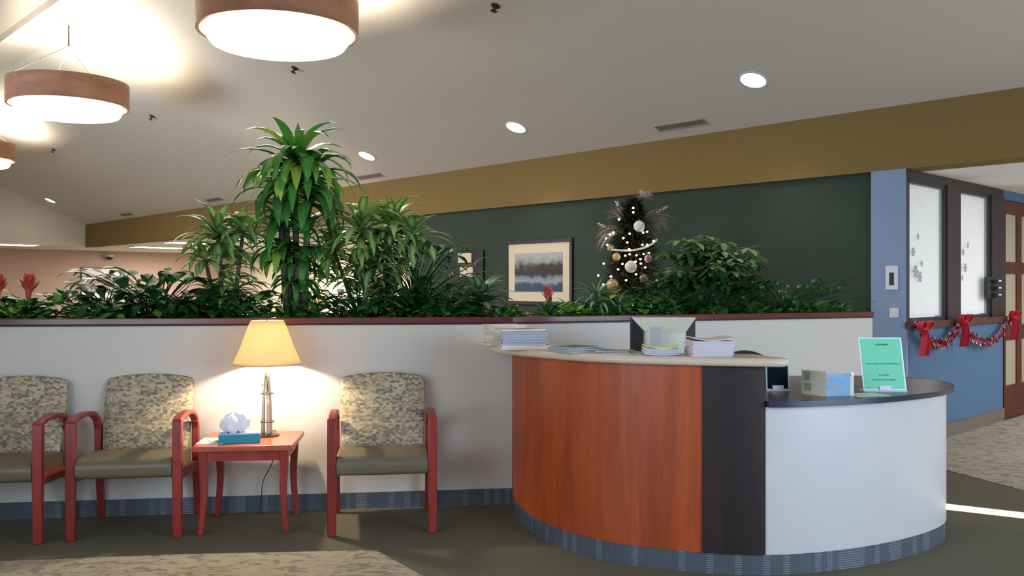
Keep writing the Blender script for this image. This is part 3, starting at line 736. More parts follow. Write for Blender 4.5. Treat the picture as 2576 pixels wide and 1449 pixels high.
# tissue box
t=thing('tissue_box','teal tissue box with white tissue on the end table','tissue box',(-1.575,5.20,.51),math.radians(14))
MB().box(-.115,.115,-.06,.06,0,.05).build('box_body','teal',t,smooth=False,bevel=.002)
MB().hull([(-.115,-.06,.05),(.115,-.06,.05),(.115,.06,.05),(-.115,.06,.05)],[(-.108,-.055,.058),(.108,-.055,.058),(.108,.055,.058),(-.108,.055,.058)]).build('box_top','tealtop',t,smooth=False)
ts=MB(); n=24; rings=[(.05,.055,.03),(.075,.085,.042),(.07,.12,.038),(.04,.152,.022),(.005,.165,.004)]
for j,(rx,z,ry) in enumerate(rings):
    for k in range(n):
        a=2*PI*k/n; w_=1+.22*math.sin(3*a+j*.7)+.12*math.sin(7*a+j); ts.v.append((-.035+rx*w_*math.cos(a),ry*w_*math.sin(a),z+.012*math.sin(5*a+j)))
for j in range(len(rings)-1):
    for k in range(n): k2=(k+1)%n; ts.face([j*n+k,j*n+k2,(j+1)*n+k2,(j+1)*n+k])
ts.build('tissue','tissue',t)
def flat(name,label,loc,rz,w,d,th,mat,cat='paper',group=None,parent=None):
    o=MB().box(-w/2,w/2,-d/2,d/2,0,th).build(name,mat,smooth=False,loc=loc,rz=rz); tag(o,label,cat,group); return o
M['cover1']=cells('magazine_cover',[srgb(206,190,186),srgb(224,216,208),srgb(196,170,150),srgb(150,140,150)],9)
flat('magazine','magazine lying on the end table left of tissue box',(-1.735,5.215,.51),.1,.15,.21,.004,'cover1','magazine')
flat('leaflet','pale leaflet on top of the magazine beside the tissue box',(-1.70,5.27,.5145),.5,.16,.09,.002,'paper','leaflet')

# reception desk ----------------------------------------------------------------
dk=thing('reception_desk','curved reception desk with cherry, dark and cream panels','desk',(1.2,4.9,0))
DX,DY=1.2,4.9
def rl(pts): return [(p[0]-DX,p[1]-DY) for p in pts]
cp=[(0.0,5.80),(0.025,5.46),(0.115,5.13),(0.25,4.855),(.45,4.64),(.66,4.51),(.934,4.415),(1.233,4.375),(1.54,4.43),(1.88,4.57),(2.19,4.77),(2.40,4.98),(2.49,5.2),(2.47,5.42),(2.3,5.56),(2.0,5.6)]
full=spline(cp,8)
i1=6*8; i2=7*8
def inset(pts,d):
    out=[]
    for i,p in enumerate(pts):
        a=Vector(pts[max(i-1,0)]); c=Vector(pts[min(i+1,len(pts)-1)]); v=(c-a).normalized(); out.append((p[0]-v.y*d,p[1]+v.x*d))
    return out
MB().wallpath(rl(full[:i1+1]),.04,.10,1.02,1).build('cherry_panel','cherry',dk)
dp=inset(full[i1:i2+1],-.006)
MB().wallpath(rl(dp),.046,.10,1.02,1).build('dark_panel','wenge',dk)
MB().wallpath(rl(full[i2:]),.04,.10,.82,1).build('cream_panel','creamlam',dk)
MB().wallpath(rl(inset(full,.006)),.03,0,.10,1).build('base_band','base',dk)
MB().box(1.195-DX,1.235-DX,4.40-DY,4.68-DY,.10,1.02).build('end_panel','wenge',dk,smooth=False)
MB().wallpath(rl(inset(full[:i2+1],.25)),.03,.1,1.02,1).build('inner_panel','creamlam',dk)
sl=spline([(-.16,5.62),(-.14,5.35),(-.06,5.13),(.19,4.80),(.40,4.59),(.646,4.455),(.977,4.352),(1.27,4.292)],6)+[(1.315,4.30),(1.338,4.335),(1.33,4.385),(1.30,4.42)]+spline([(1.25,4.60),(1.0,4.655),(.80,4.73),(.62,4.85),(.45,5.02),(.33,5.22),(.26,5.45),(.24,5.72)],6)+[(0.0,5.8),(-.16,5.79)]
MB().prism(rl(sl),1.02,1.062).build('transaction_counter','slab',dk,bevel=.018,bseg=4)
# lower counter
lo=[p for p in inset(full[i2+1:],-.035)]
poly=[(1.24,4.43)]+[(1.24,lo[0][1])]+lo[1:]+[(1.24,5.62)]
# interior work surface
MB().prism(rl(poly),.825,.85).build('lower_counter','lowtop',dk,smooth=False)
MB().wallpath(rl(inset([(1.24,lo[0][1])]+lo[1:],-.004)),.008,.822,.851,1).build('edge_band','edgeband',dk)
ws=[(1.236,4.72),(1.0,4.70),(.8,4.80),(.62,4.95),(.48,5.12),(.40,5.35),(.38,5.75),(.9,5.95),(1.236,6.05)]
MB().prism(rl(ws),.72,.75).build('work_surface','creamlam',dk,smooth=False)
MB().box(1.22-DX,1.24-DX,4.70-DY,5.6-DY,.0,.85).build('divider_panel','creamlam',dk,smooth=False)
MB().box(.5-DX,.52-DX,5.3-DY,5.8-DY,.0,.72).build('support_panel','creamlam',dk,smooth=False)

# monitor
Ym=5.25; xm=ray(1668,Ym)
t=thing('monitor','cream backed monitor facing away behind the counter','monitor',(xm,Ym,.75),0)
ht=zat(797,Ym)-.75
M_=MB(); M_.box(-.19,.19,.0,.03,ht-.32,ht-.002); M_.build('screen_body','dkplastic',t,smooth=False,bevel=.004)
hb=MB(); y0=-.001
hb.hull([(-.115,-.10,ht-.30),(.115,-.10,ht-.30),(.115,0,ht-.30),(-.115,0,ht-.30)],[(-.115,-.10,ht-.085),(.115,-.10,ht-.085),(.115,0,ht-.085),(-.115,0,ht-.085)])
hb.hull([(-.115,-.10,ht-.085),(.115,-.10,ht-.085),(.115,0,ht-.085),(-.115,0,ht-.085)],[(-.188,-.03,ht-.005),(.188,-.03,ht-.005),(.188,.0,ht),(-.188,.0,ht)])
hb.build('rear_housing','monitor',t,smooth=False,bevel=.004)
MB().box(-.05,.05,-.09,.0,.015,ht-.30).build('neck','monitor',t,smooth=False)
MB().lathe([(.001,0),(.12,0),(.12,.01),(.05,.018),(.001,.02)],32).build('stand_base','monitor',t)
Yp=5.05
t=thing('document_tray','grey upright paper holder in front of the monitor','paper holder',(ray(1652,Yp),Yp,.75),0)
MB().box(-.035,.03,0,.01,0,zat(822,Yp)-.75).build('holder_plate','greyplate',t,smooth=False)

# office chair behind the desk
oc=thing('office_chair','black office chair behind the desk, only its rounded back showing','chair',(ray(1876,5.15),5.15,0),math.radians(-8))
b=MB(); nx=12
for f in (0,1):
    for k in range(9):
        for i in range(nx+1):
            u=-1+2*i/nx; v=k/8; top=1.04-.10*u*u; z=.62+(top-.62)*v
            b.v.append((.2*u*(1-.1*(1-v)), .0+.05*f-.03*u*u-.04*math.sin(v*PI),z))
W=nx+1;O=W*9
for k in range(8):
    for i in range(nx): a=k*W+i; b.face([a,a+1,a+W+1,a+W]); b.face([O+a+1,O+a,O+a+W,O+a+W+1])
for i in range(nx): b.face([i+1,i,O+i,O+i+1]); a=8*W+i; b.face([a,a+1,O+a+1,O+a])
for k in range(8): a=k*W; b.face([a,a+W,O+a+W,O+a]); a=k*W+nx; b.face([a+W,a,O+a,O+a+W])
b.build('backrest','black',oc)
b=MB(); b.lathe([(.001,.44),(.19,.44),(.22,.46),(.225,.49),(.2,.515),(.001,.52)],32,(0,.22,0)); b.build('seat','black',oc)
b=MB(); b.sweep([(0,.25,.42),(0,.0,.42),(0,-.0-.02+.06,.5),(0,.06,.75)],.06,.012); b.build('back_bar','dkplastic',oc)
b=MB(); b.tube([(0,.22,.08),(0,.22,.44)],.028,12); b.build('gas_lift','metal',oc)
for k in range(5):
    a=k*2*PI/5; b=MB(); b.tube([(0,.22,.10),(math.cos(a)*.27,.22+math.sin(a)*.27,.07)],lambda q:.022-.008*q,8); lg=b.build('base_arm','dkplastic',oc)
    b=MB(); b.lathe([(.001,-.012),(.022,-.012),(.025,0),(.022,.012),(.001,.012)],14); cst=b.build('caster','black',lg); cst.location=(math.cos(a)*.27,.22+math.sin(a)*.27,.0255); cst.rotation_euler=(PI/2,0,a)

# magazines on the transaction counter -----------------------------------------
ZT=1.062
covers=[cells('cover_art_%s'%w,cs,11,.4) for w,cs in (('grey',[srgb(170,174,186),srgb(150,156,172),srgb(190,192,200),srgb(140,144,158)]),('green',[srgb(96,104,92),srgb(120,126,110),srgb(70,78,80),srgb(140,146,150)]),('warm',[srgb(222,206,196),srgb(220,150,128),srgb(130,146,160),srgb(232,226,218)]),('tan',[srgb(150,134,120),srgb(120,112,108),srgb(176,160,140),srgb(98,94,96)]))]
MC=dict(zip(('grey','green','warm','tan'),covers))
M['pages']=plain('page_edges',srgb(180,182,192),.8,noise=.12,scale=90)
M['pagesw']=plain('cream_page_edges',srgb(226,214,196),.8)
M['pagesp']=plain('pink_white_page_edges',srgb(206,198,206),.8,noise=.08,scale=120)
def magazine(label,group,w,d,th,cover,pages,curl=0,cat='magazine',name='magazine'):
    t=thing(name,label,cat,group=group)
    nx=10
    def sheet(z0,z1,inset):
        m=MB(); ww=w/2-inset; dd=d/2-inset
        f=lambda u:curl*(u*u)
        lo=[];
        for i in range(nx+1):
            u=-1+2*i/nx; lo.append(u)
        b=0
        for z in (z0,z1):
            for y in (-dd,dd):
                for u in lo: m.v.append((u*ww,y,z+f(u)))
        n=nx+1
        for i in range(nx):
            m.face([i+1,i,n+i,n+i+1]); m.face([2*n+i,2*n+i+1,3*n+i+1,3*n+i]); m.face([i,i+1,2*n+i+1,2*n+i]); m.face([n+i+1,n+i,3*n+i,3*n+i+1])
        m.face([0,2*n,3*n,n]); m.face([nx,n+nx,3*n+nx,2*n+nx]); return m
    sheet(0,th*.86,.0015).build('pages',pages,t,smooth=False); sheet(th*.86,th,0).build('cover',cover,t,smooth=False); return t
def stack(px,Y,n,th,w,d,rz,label,group,cover,pages,curl=0,jit=.006,top=None,x0=0,y0=0,z0=0,first=None,name='magazine',cat='magazine',jr=.04):
    x=ray(px,Y)+x0; z=ZT+z0; proto=None
    for k in range(n):
        lab=label if not(top and k==n-1) else top
        loc=(x+rnd.uniform(-jit,jit),Y+y0+rnd.uniform(-jit,jit),z); r=rz+rnd.uniform(-jr,jr)
        if proto is None: proto=magazine(lab,group,w,d,th*.93,cover,pages,curl,cat,name); proto.location=loc; proto.rotation_euler.z=r
        else:
            o=copy_tree(proto,loc=loc,rz=r,label=lab)
            if top and k==n-1: del o['group']
        z+=th
    return z-ZT
# left pile
h=stack(1316,5.02,3,.008,.27,.2,.15,'magazine with coloured cover at the foot of the tall left pile','lower magazines of the tall left pile',MC['warm'],'pagesw',jit=.008)
h=stack(1318,5.02,9,.0085,.25,.2,.02,'grey-edged magazine in the tall pile at the left end of the counter','grey magazines of the tall left pile',MC['grey'],'pages',jit=.004,z0=h)
stack(1306,5.04,1,.010,.25,.19,.22,'warm coloured magazine topmost on the tall left pile',None,MC['warm'],'pagesw',z0=h)
h=stack(1268,5.36,11,.011,.21,.2,.3,'cream-edged booklet in the pile behind the tall left pile','cream booklets at the left end of the counter','paper','pagesw',jit=.01,name='booklet',cat='booklet',jr=.12)
# flat piles
h=stack(1450,4.80,2,.010,.24,.19,.5,'grey-green magazine in the low pile right of the tall left pile','low grey-green magazine pile',MC['green'],'pages',jr=.12,jit=.012)
stack(1446,4.79,1,.009,.21,.16,.85,'dark covered magazine on top of the low grey-green pile',None,MC['green'],'pages',z0=h)
stack(1558,4.66,1,.007,.22,.16,.1,'thin tan-grey magazine lying left of the yellow sheets',None,MC['tan'],'pages')
stack(1545,4.69,1,.007,.18,.15,-.35,'upper thin magazine lying askew left of the yellow sheets',None,MC['tan'],'pages',z0=.007)
h=stack(1662,4.57,4,.0085,.17,.16,-.06,'white booklet under the yellow sheet','white booklets under the yellow sheet','paper','pages',curl=.004,name='booklet',cat='booklet',jit=.006)
stack(1662,4.57,1,.004,.18,.16,.0,'pale yellow sheet curling on top of the small booklet pile',None,'yellow','yellow',curl=.012,z0=h,name='leaflet',cat='leaflet')
h=stack(1782,4.53,8,.0095,.205,.2,.02,'pale pink-white booklet in the pile at the right of the counter','pink-white booklets in the right pile','pinkpaper','pagesp',jit=.005,name='booklet',cat='booklet')
stack(1780,4.53,1,.006,.205,.2,.03,'topmost pale pink booklet with curled ends on the right pile',None,'pinkpaper','pagesp',curl=.014,z0=h,name='booklet',cat='booklet')

# lower counter objects -----------------------------------------------------------
ZL=.85
def sign(name,label,px,Y,w,hh,rz,face,lean=.12,drift=0):
    t=thing(name,label,'sign',(ray(px,Y),Y,ZL),rz)
    def pl(x0,x1,z0,z1,y,th,mat,nm):
        m=MB(); f=lambda z:z*math.tan(lean)+y
        g=lambda z:-drift*z
        m.hull([(x0+g(z0),f(z0),z0),(x1+g(z0),f(z0),z0),(x1+g(z0),f(z0)+th,z0),(x0+g(z0),f(z0)+th,z0)],[(x0+g(z1),f(z1),z1),(x1+g(z1),f(z1),z1),(x1+g(z1),f(z1)+th,z1),(x0+g(z1),f(z1)+th,z1)])
        return m.build(nm,mat,t,smooth=False)
    pl(-w/2,w/2,.006,hh,0,.003,'clear','acrylic_panel')
    sh=pl(-w/2+.008,w/2-.008,.012,hh-.006,-.0015,.0015,face,'printed_sheet')
    pl(-.03,.03,.006,.03,-.006,.004,'whiteplastic','front_clip')
    MB().box(-w/2,w/2,-.01,.07,0,.005).build('acrylic_foot','clear',t,smooth=False)
    return t,pl
t,pl_=sign('sign_holder','mint green printed sign in a clear stand on the low counter',2227,4.78,.228,.285,-.02,'signgreen',drift=.06)
for z,x0,x1,h_ in ((.242,-.026,.036,.011),(.143,-.085,.095,.007),(.083,-.024,.026,.007),(.058,-.062,.06,.007)):
    m=MB(); x=x0
    while x<x1:
        w_=rnd.uniform(.002,.0042); hh=h_*rnd.choice((.65,.65,1)); y=z*math.tan(.12)-.0022
        g=-.06*z
        m.box(x+g,x+g+w_*.55,y,y+.0006,z,z+hh); 
        if rnd.random()<.6: m.box(x+g,x+g+w_,y,y+.0006,z+hh*.45,z+hh*.65)
        x+=w_+(.004 if rnd.random()<.15 else .0012)
    o=m.build('printed_text','ink',t,smooth=False)
t,pl_=sign('sign_holder','dark teal card in a clear stand behind the dark desk panel',1957,4.80,.125,.18,0,'darkteal',lean=.08)
# card box
t=thing('card_display','cream folded card display with a blue picture on the low counter','card display',(ray(2082,4.62),4.62,ZL),0)
b=MB(); P=[(-.118,.05),(-.030,-.065),(-.024,-.06),(-.11,.056)]
b.prism(P,0,.125); b.build('left_panel','monitor',t,smooth=False)
b=MB(); P=[(-.03,-.065),(.10,-.045),(.10,-.039),(-.024,-.058)]; b.prism(P,0,.115); b.build('right_panel','bluepic',t,smooth=False)
b=MB(); P=[(.10,-.045),(.118,-.02),(.118,.0),(.095,.06),(-.11,.056),(-.118,.05),(.09,.052),(.112,-.0),(.10,-.035)]; 
b=MB(); b.prism([(.098,-.045),(.122,-.035),(.11,.06),(.104,.06),(.112,-.03),(.098,-.039)],0,.10); b.build('side_flap','monitor',t,smooth=False)
b=MB(); b.box(-.1,-.08,-.0,.0,0,0); 
M['x']=plain('sage_print',srgb(140,156,128),.7)
def onleft(t0,t1,z0,z1,nm):
    a=Vector((-.118,.05,0)); c=Vector((-.030,-.065,0)); nn=Vector(((c-a).y,-(c-a).x,0)).normalized()*.0012
    p=a.lerp(c,t0)+nn; q=a.lerp(c,t1)+nn
    m=MB(); m.hull([(p.x,p.y,z0),(q.x,q.y,z0),(q.x-nn.x,q.y-nn.y,z0),(p.x-nn.x,p.y-nn.y,z0)],[(p.x,p.y,z1),(q.x,q.y,z1),(q.x-nn.x,q.y-nn.y,z1),(p.x-nn.x,p.y-nn.y,z1)]); m.build(nm,'x',t,smooth=False)
onleft(.1,.35,.075,.12,'green_print'); onleft(.1,.4,.02,.06,'green_print')
b=MB(); b.ball((.112,-.03,.108),.012,10,6,1.1); b.build('white_tassel','tissue',t)
flat('leaflet','white-green leaflet lying on the low counter in front of the mint sign',(ray(2178,4.62),4.62,ZL),.25,.19,.13,.002,'mintpaper','leaflet')

# plants ------------------------------------------------------------------------
def plant(name,label,px,back,cat='plant',group=None):
    return thing(name,label,cat,inplanter(px,back),0,group)
def rosette(m,p,n,L,W,el0,el1,droop,tw=1,tints=(0,1),seg=7,fold=.25,peak=.45,petiole=0,rr=rnd):
    for i in range(n):
        q=i/max(1,n-1); az=i*2.39996+rr.uniform(-.3,.3); el=el0+(el1-el0)*q+rr.uniform(-.15,.15)
        l=L*rr.uniform(.78,1.12)*(1-.25*q); tt=rr.random(); ti=tints[0]+(tints[1]-tints[0])*tt**1.6
        m.leaf((p[0],p[1],p[2]+.002*i),az,el,l,W*rr.uniform(.8,1.15),droop*rr.uniform(.75,1.2),fold,seg,ti,peak,petiole=petiole)
rnd.seed(11)
# tall corn plant
tp=plant('corn_plant','tallest corn plant with drooping green leaves above the end table',752,.36)
base=tp.location; Yc=base.y
def rz_(py): return zat(py,Yc)-SOIL
f=MB(); st=MB()
stems=[(-.03,.02,rz_(425),60,.52,.075),(.07,-.04,rz_(465),40,.46,.072),(-.1,.03,rz_(500),30,.44,.066),(-.12,-.0,rz_(585),34,.40,.06),(.04,.06,rz_(600),32,.38,.058),(.0,-.04,rz_(670),26,.3,.05)]
for x,y,z,n,L_,W_ in stems:
    st.tube([(x*.6,y,0),(x*.8,y*.8,z*.5),(x,y,z+.03)],lambda q:.026-.008*q,10)
    rosette(f,(x,y,z-.12),n//2,L_,W_,.0,.7,2.3,tints=(.1,.8),seg=8)
    rosette(f,(x,y,z),n//2,L_*1.08,W_,.25,1.4,1.95,tints=(.2,.85),seg=8)
f.leaf((0,0,rz_(400)),-PI/2,1.5,.24,.06,.15,.2,6,.3); f.leaf((-.02,0,rz_(400)),PI,1.25,.3,.05,.5,.2,6,.2)
for k in range(14): # hanging yellow-green leaves toward the front
    az=-PI/2+rnd.uniform(-.9,.9); f.leaf((rnd.uniform(-.08,.1),-.03,rz_(430)+rnd.uniform(-.1,.08)),az,.5,.42,.08,2.7,.2,8,rnd.choice((.55,.7,.8,.9)))
f.leaf((-.12,-.06,rz_(440)),PI*1.1,.4,.36,.065,2.4,.2,8,1.0)
for k in range(44):
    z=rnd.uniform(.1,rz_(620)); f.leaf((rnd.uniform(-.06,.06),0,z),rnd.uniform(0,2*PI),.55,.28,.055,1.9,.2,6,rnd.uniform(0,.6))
f.build('foliage','drac',tp); st.build('stem','stem',tp)
# striped dracaenas
def dracaena(label,px,back,heads,group='striped dracaenas in the planter',mat='varie',rand=None):
    t=plant('striped_dracaena',label,px,back,group=group); f=MB(); st=MB()
    for hp in heads:
        hx,hy,L_,n=hp[:4]; xx=(hx-px)/F*t.location.y; z=zat(hy,t.location.y)-SOIL; yy=rnd.uniform(-.1,.1)
        st.tube([(xx*.2,yy*.2,0),(xx*.6,yy,z*.45),(xx,yy,z+.02)],lambda q:.018-.006*q,8)
        rosette(f,(xx,yy,z),int(n*1.35),L_,.062,-.1,1.35,1.8,tints=(.25,1))
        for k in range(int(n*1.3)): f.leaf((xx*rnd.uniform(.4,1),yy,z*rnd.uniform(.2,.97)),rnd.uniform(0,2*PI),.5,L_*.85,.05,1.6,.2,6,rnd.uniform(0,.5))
    f.build('foliage',mat,t); st.build('stem','stem',t); return t
dracaena('striped dracaena left of the tall corn plant',575,.34,[(555,612,.36,30),(615,590,.30,18),(520,660,.26,14)])
dracaena('striped dracaena right of the tall corn plant, over the armchair',930,.34,[(910,596,.44,34),(985,578,.36,28),(835,640,.32,20),(1035,610,.32,20),(940,680,.3,18)])
# dark mixed
def broad(name,label,px,back,n,hmax,spread,L_,W_,mat,group=None,pl=.55,tints=(0,.8)):
    t=plant(name,label,px,back,group=group); f=MB()
    for i in range(n):
        az=i*2.39996; h_=hmax*rnd.uniform(.25,1); r=spread*rnd.random()**.6*.5
        x,y=math.cos(az)*r*.35,math.sin(az)*r*.35*.7
        k=rnd.uniform(.6,1.15); bx,by,bz=x+math.cos(az)*r,y+math.sin(az)*r*.6,h_*pl*1.25
        f.tube([(x*.5,y*.5,0),(x*1.2,y*1.2,bz*.6),(bx,by,bz)],.0035,4,t=.35)
        f.leaf((bx,by,bz),az+rnd.uniform(-.5,.5),rnd.uniform(.1,1.0),L_*k,W_*k,1.7,.18,7,tints[0]+(tints[1]-tints[0])*rnd.random(),.42)
    f.build('foliage',mat,t); st=MB(); st.tube([(0,0,-.02),(0,0,.05)],.03,8); st.build('crown_base','greenstem',t); return t
broad('peace_lily','dark broad-leaved plant left of the left striped dracaena',400,.42,92,.52,.75,.26,.085,'dark')
broad('leafy_shrub','dense dark leafy plant below the left striped dracaena',500,.38,120,.34,.7,.17,.07,'dark',tints=(0,.5))
broad('leafy_shrub','low dark leafy plant in front of the white matted picture',262,.38,56,.36,.5,.19,.07,'dark')
broad('leafy_shrub','tall dark shrub behind the right striped dracaena',1045,.5,110,.66,.6,.17,.055,'dark',pl=.72,tints=(0,.6))
broad('leafy_shrub','low dark shrub left of the silver-striped plant',1110,.28,70,.36,.5,.16,.06,'dark',tints=(0,.6))
broad('leafy_shrub','low dark shrub below the right striped dracaena',900,.3,70,.34,.6,.16,.055,'dark',tints=(0,.6))
# silver plant
t=plant('aglaonema','silver-striped broad-leaved plant left of the framed harbour print',1212,.26); f=MB()
rosette(f,(0,0,.15),30,.33,.075,.1,1.25,1.2,tints=(.4,1),fold=.2); 
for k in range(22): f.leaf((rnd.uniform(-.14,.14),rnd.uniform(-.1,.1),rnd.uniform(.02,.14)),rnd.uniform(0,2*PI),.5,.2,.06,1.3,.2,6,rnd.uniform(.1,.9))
f.build('foliage','silver',t); st=MB(); st.tube([(0,0,-.02),(0,0,.12)],.018,8); st.build('stem','greenstem',t)
# narrow leaved plant
t=plant('spider_plant','low narrow-leaved plant between red bromeliad and Christmas tree',1500,.26); f=MB()
rosette(f,(0,0,.12),46,.26,.028,.1,1.1,1.6,tints=(.2,1)); rosette(f,(-.1,.02,.06),30,.22,.028,.1,1.1,1.6,tints=(.1,.9)); rosette(f,(.16,.04,.08),30,.24,.028,.1,1.1,1.6,tints=(.0,.7)); f.build('foliage','silver',t)
st=MB(); st.tube([(0,0,-.02),(0,0,.13)],.02,8); st.build('stem','greenstem',t)
# umbrella plant
t=plant('umbrella_plant','tall umbrella plant right of the Christmas tree',1785,.38); f=MB(); st=MB()
Yt=t.location.y
for (hx,hy,nn,r_) in ((1795,640,44,.23),(1735,640,34,.2),(1850,660,34,.2),(1775,700,30,.22),(1700,700,24,.18),(1870,715,16,.16),(1820,690,24,.2)):
    xx=(hx-1785)/F*Yt; z=zat(hy,Yt)-SOIL; yy=rnd.uniform(-.12,.12)
    st.tube([(xx*.15,yy*.2,0),(xx*.6,yy,z*.5),(xx,yy,z)],lambda q:.012-.004*q,8)
    for k in range(nn//2+3):
        az=rnd.uniform(0,2*PI); rr=r_*rnd.uniform(.3,1); e=rnd.uniform(-.2,1.2)
        p=Vector((xx+math.cos(az)*rr*math.cos(e),yy+math.sin(az)*rr*math.cos(e)*.8,z+rr*math.sin(e)*.8-.03))
        f.tube([(xx,yy,z-.06),p],.003,4,t=.4)
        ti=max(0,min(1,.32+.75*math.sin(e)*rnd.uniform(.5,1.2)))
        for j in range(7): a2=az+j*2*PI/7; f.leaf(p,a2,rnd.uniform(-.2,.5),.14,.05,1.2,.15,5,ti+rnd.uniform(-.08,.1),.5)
f.build('foliage','scheff',t); st.build('stem','stem',t)
broad('leafy_shrub','dark leafy shrub below the umbrella plant',1760,.36,130,.50,.8,.16,.06,'dark',tints=(0,.5))
broad('leafy_shrub','dark shrub at the right end of the planter before the green wall',1965,.4,95,.46,.8,.17,.05,'dark',tints=(0,.6))
broad('leafy_shrub','dark low shrub in front of the Christmas tree lights',1640,.35,80,.36,.6,.14,.05,'dark',tints=(0,.5))
broad('leafy_shrub','low shrub tapering off at the far right end of the planter',2075,.36,45,.2,.5,.12,.045,'dark',tints=(0,.6))
# bromeliads
def bromeliad(label,px,back,zf,first=None):
    if first:
        return copy_tree(first,loc=inplanter(px,back),label=label,rz=1.1)
    t=plant('bromeliad',label,px,back,group='bromeliads with red flower spikes'); f=MB(); rosette(f,(0,0,.03),34,.33,.042,.15,1.0,1.2,tints=(0,.9)); f.build('foliage','brom',t)
    st=MB(); st.tube([(0,0,-.01),(0,0,zf-.10)],.012,8); st.build('flower_stalk','greenstem',t)
    fl_=MB(); 
    for i in range(30):
        q=i/29; fl_.leaf((0,0,zf-.12+.07*q),i*2.4,1.05+.35*q,.095*(1.05-.35*q)+.02,.028,.55,.3,5,.5,.5)
    fl_.tube([(0,0,zf-.14),(0,0,zf-.04)],lambda q:.014+.014*q,10)
    fl_.build('flower','red',t); return t
Bm=bromeliad('bromeliad with red flower near the left edge',72,.32,.33)
bromeliad('bromeliad with red flower cut by the left edge',-6,.36,.33,Bm)
b3=bromeliad('small red bromeliad in front of the framed harbour print',1378,.2,.33,Bm); b3.scale=(.7,.7,.78)
# ground cover
f=MB()
for i in range(4200):
    px=rnd.uniform(-60,2130); bk_=rnd.uniform(.10,.62); x,y,z=inplanter(px,bk_)
    hmx=.13+.06*math.sin(px*.013)+.04*math.sin(px*.05)
    if px>1900: hmx*=.6
    f.leaf((x,y,z+rnd.uniform(0.0,max(.03,hmx))),rnd.uniform(0,2*PI),rnd.uniform(-.1,1.0),rnd.uniform(.055,.10),rnd.uniform(.04,.065),.9,.15,4,rnd.random(),.4)
tag(f.build('ground_ivy','ivy'),'low bright green trailing ivy filling the planter along its cap','ivy',kind='stuff')

# Christmas tree -----------------------------------------------------------------
rnd.seed(5)
Yx=8.85; XT=ray(1592,Yx); top=zat(505,Yx)
xt=thing('christmas_tree','slim decorated Christmas tree with warm lights before the green wall','Christmas tree',(XT,Yx,0))
f=MB()
def trr(z): return .045+.29*max(0,top-z)**.55
for i in range(5200):
    z=.25+(top-.25)*rnd.random()**.8; r=trr(z); az=rnd.uniform(0,2*PI); r0=r*rnd.uniform(.1,.75)
    f.leaf((math.cos(az)*r0,math.sin(az)*r0,z),az+rnd.uniform(-.6,.6),rnd.uniform(-.5,.6),r*rnd.uniform(.25,.5)+.05,.022,.5,.1,2,rnd.random(),.4)
f.build('foliage','needle',xt,smooth=False)
b=MB(); b.tube([(0,0,.02),(0,0,top-.03)],lambda q:.03-.024*q,8); b.build('trunk','stem',xt)
b=MB(); b.lathe([(.001,0),(.2,0),(.18,.05),(.04,.07),(.001,.08)],20); b.build('stand','metal',xt)
# lights
pxs=[(1593,523),(1593,534),(1557,552),(1543,585),(1534,590),(1525,600),(1584,588),(1568,599),(1578,610),(1628,583),(1618,585),(1528,616),(1549,629),(1644,606),(1616,616),(1628,616),(1583,627),(1573,643),(1584,640),(1601,642),(1619,639),(1632,637),(1611,652),(1599,658),(1612,663),(1566,664),(1519,663),(1623,673),(1555,678),(1505,693),(1537,696),(1512,705),(1518,716),(1652,706),(1640,768),(1593,769),(1575,705),(1600,690)]
lsx=thing('fairy_light_string','string of warm white fairy lights wound round the Christmas tree','string lights',(XT,Yx,0))
bp=[]
proto=None
for px,py in pxs:
    # on the front surface of the tree cone
    y=-.25
    for _ in range(3):
        z=zat(py,Yx+y); x=ray(px,Yx+y)-XT; r=trr(z)*1.0+.03; y=-math.sqrt(max(.0004,r*r-min(x*x,r*r*.98)))
    bp.append((x,y,z))
b0=MB(); b0.ball((0,0,0),.011,8,6,.9)
for k,p in enumerate(bp):
    if k==0: proto=b0.build('bulb','bulb',lsx); o=proto
    else: o=proto.copy(); C.objects.link(o); o.parent=lsx
    o.location=p
cord=MB(); zz=[]
for i in range(220):
    q=i/219; z=.35+(top-.45)*q; r=trr(z)*.9; a=q*2*PI*9; zz.append((math.cos(a)*r,math.sin(a)*r,z))
cord.tube(zz,.003,4); cord.build('cord','needle',lsx)
# garland ribbon band
b=MB(); gp=[]
for i in range(60):
    q=i/59; z=zat(630,Yx)+(zat(605,Yx)-zat(630,Yx))*q; r=trr(z)+.035; a=PI*1.2+q*PI*.62; gp.append((XT+math.cos(a)*r,Yx+math.sin(a)*r,z-.05*math.sin(q*PI)))
b.tube(gp,.011,6); tag(b.build('bead_garland','monitor'),'pale garland draped across the front of the Christmas tree','garland')
bb=MB(); bb.ball((0,0,0),.055,20,12)
def bauble(px,py,r,mat,label):
    y=-.2
    for _ in range(3):
        z=zat(py,Yx+y); x=ray(px,Yx+y)-XT; rr=trr(z)+.03; y=-math.sqrt(max(.0004,rr*rr-min(x*x,rr*rr*.98)))
    t=thing('bauble',label,'ornament',(XT+x,Yx+y,z),0,'baubles on the Christmas tree'); 
    m=MB(); m.ball((0,0,0),r,20,12); m.build('ball',mat,t); m=MB(); m.lathe([(.001,r+.012),(.01,r+.012),(.01,r-.004),(.001,r-.004)],12); m.build('cap','metal',t)
    m=MB(); m.tube([(0,0,r+.01),(0,.02,r+.03)],.0015,5); m.build('hook','metal',t)
M['matwhite']=plain('white_bauble',srgb(206,206,204),.35); M['gold']=plain('gold_bauble',srgb(190,164,120),.35,.3); M['mauve']=plain('mauve_bauble',srgb(132,96,116),.35,.2)
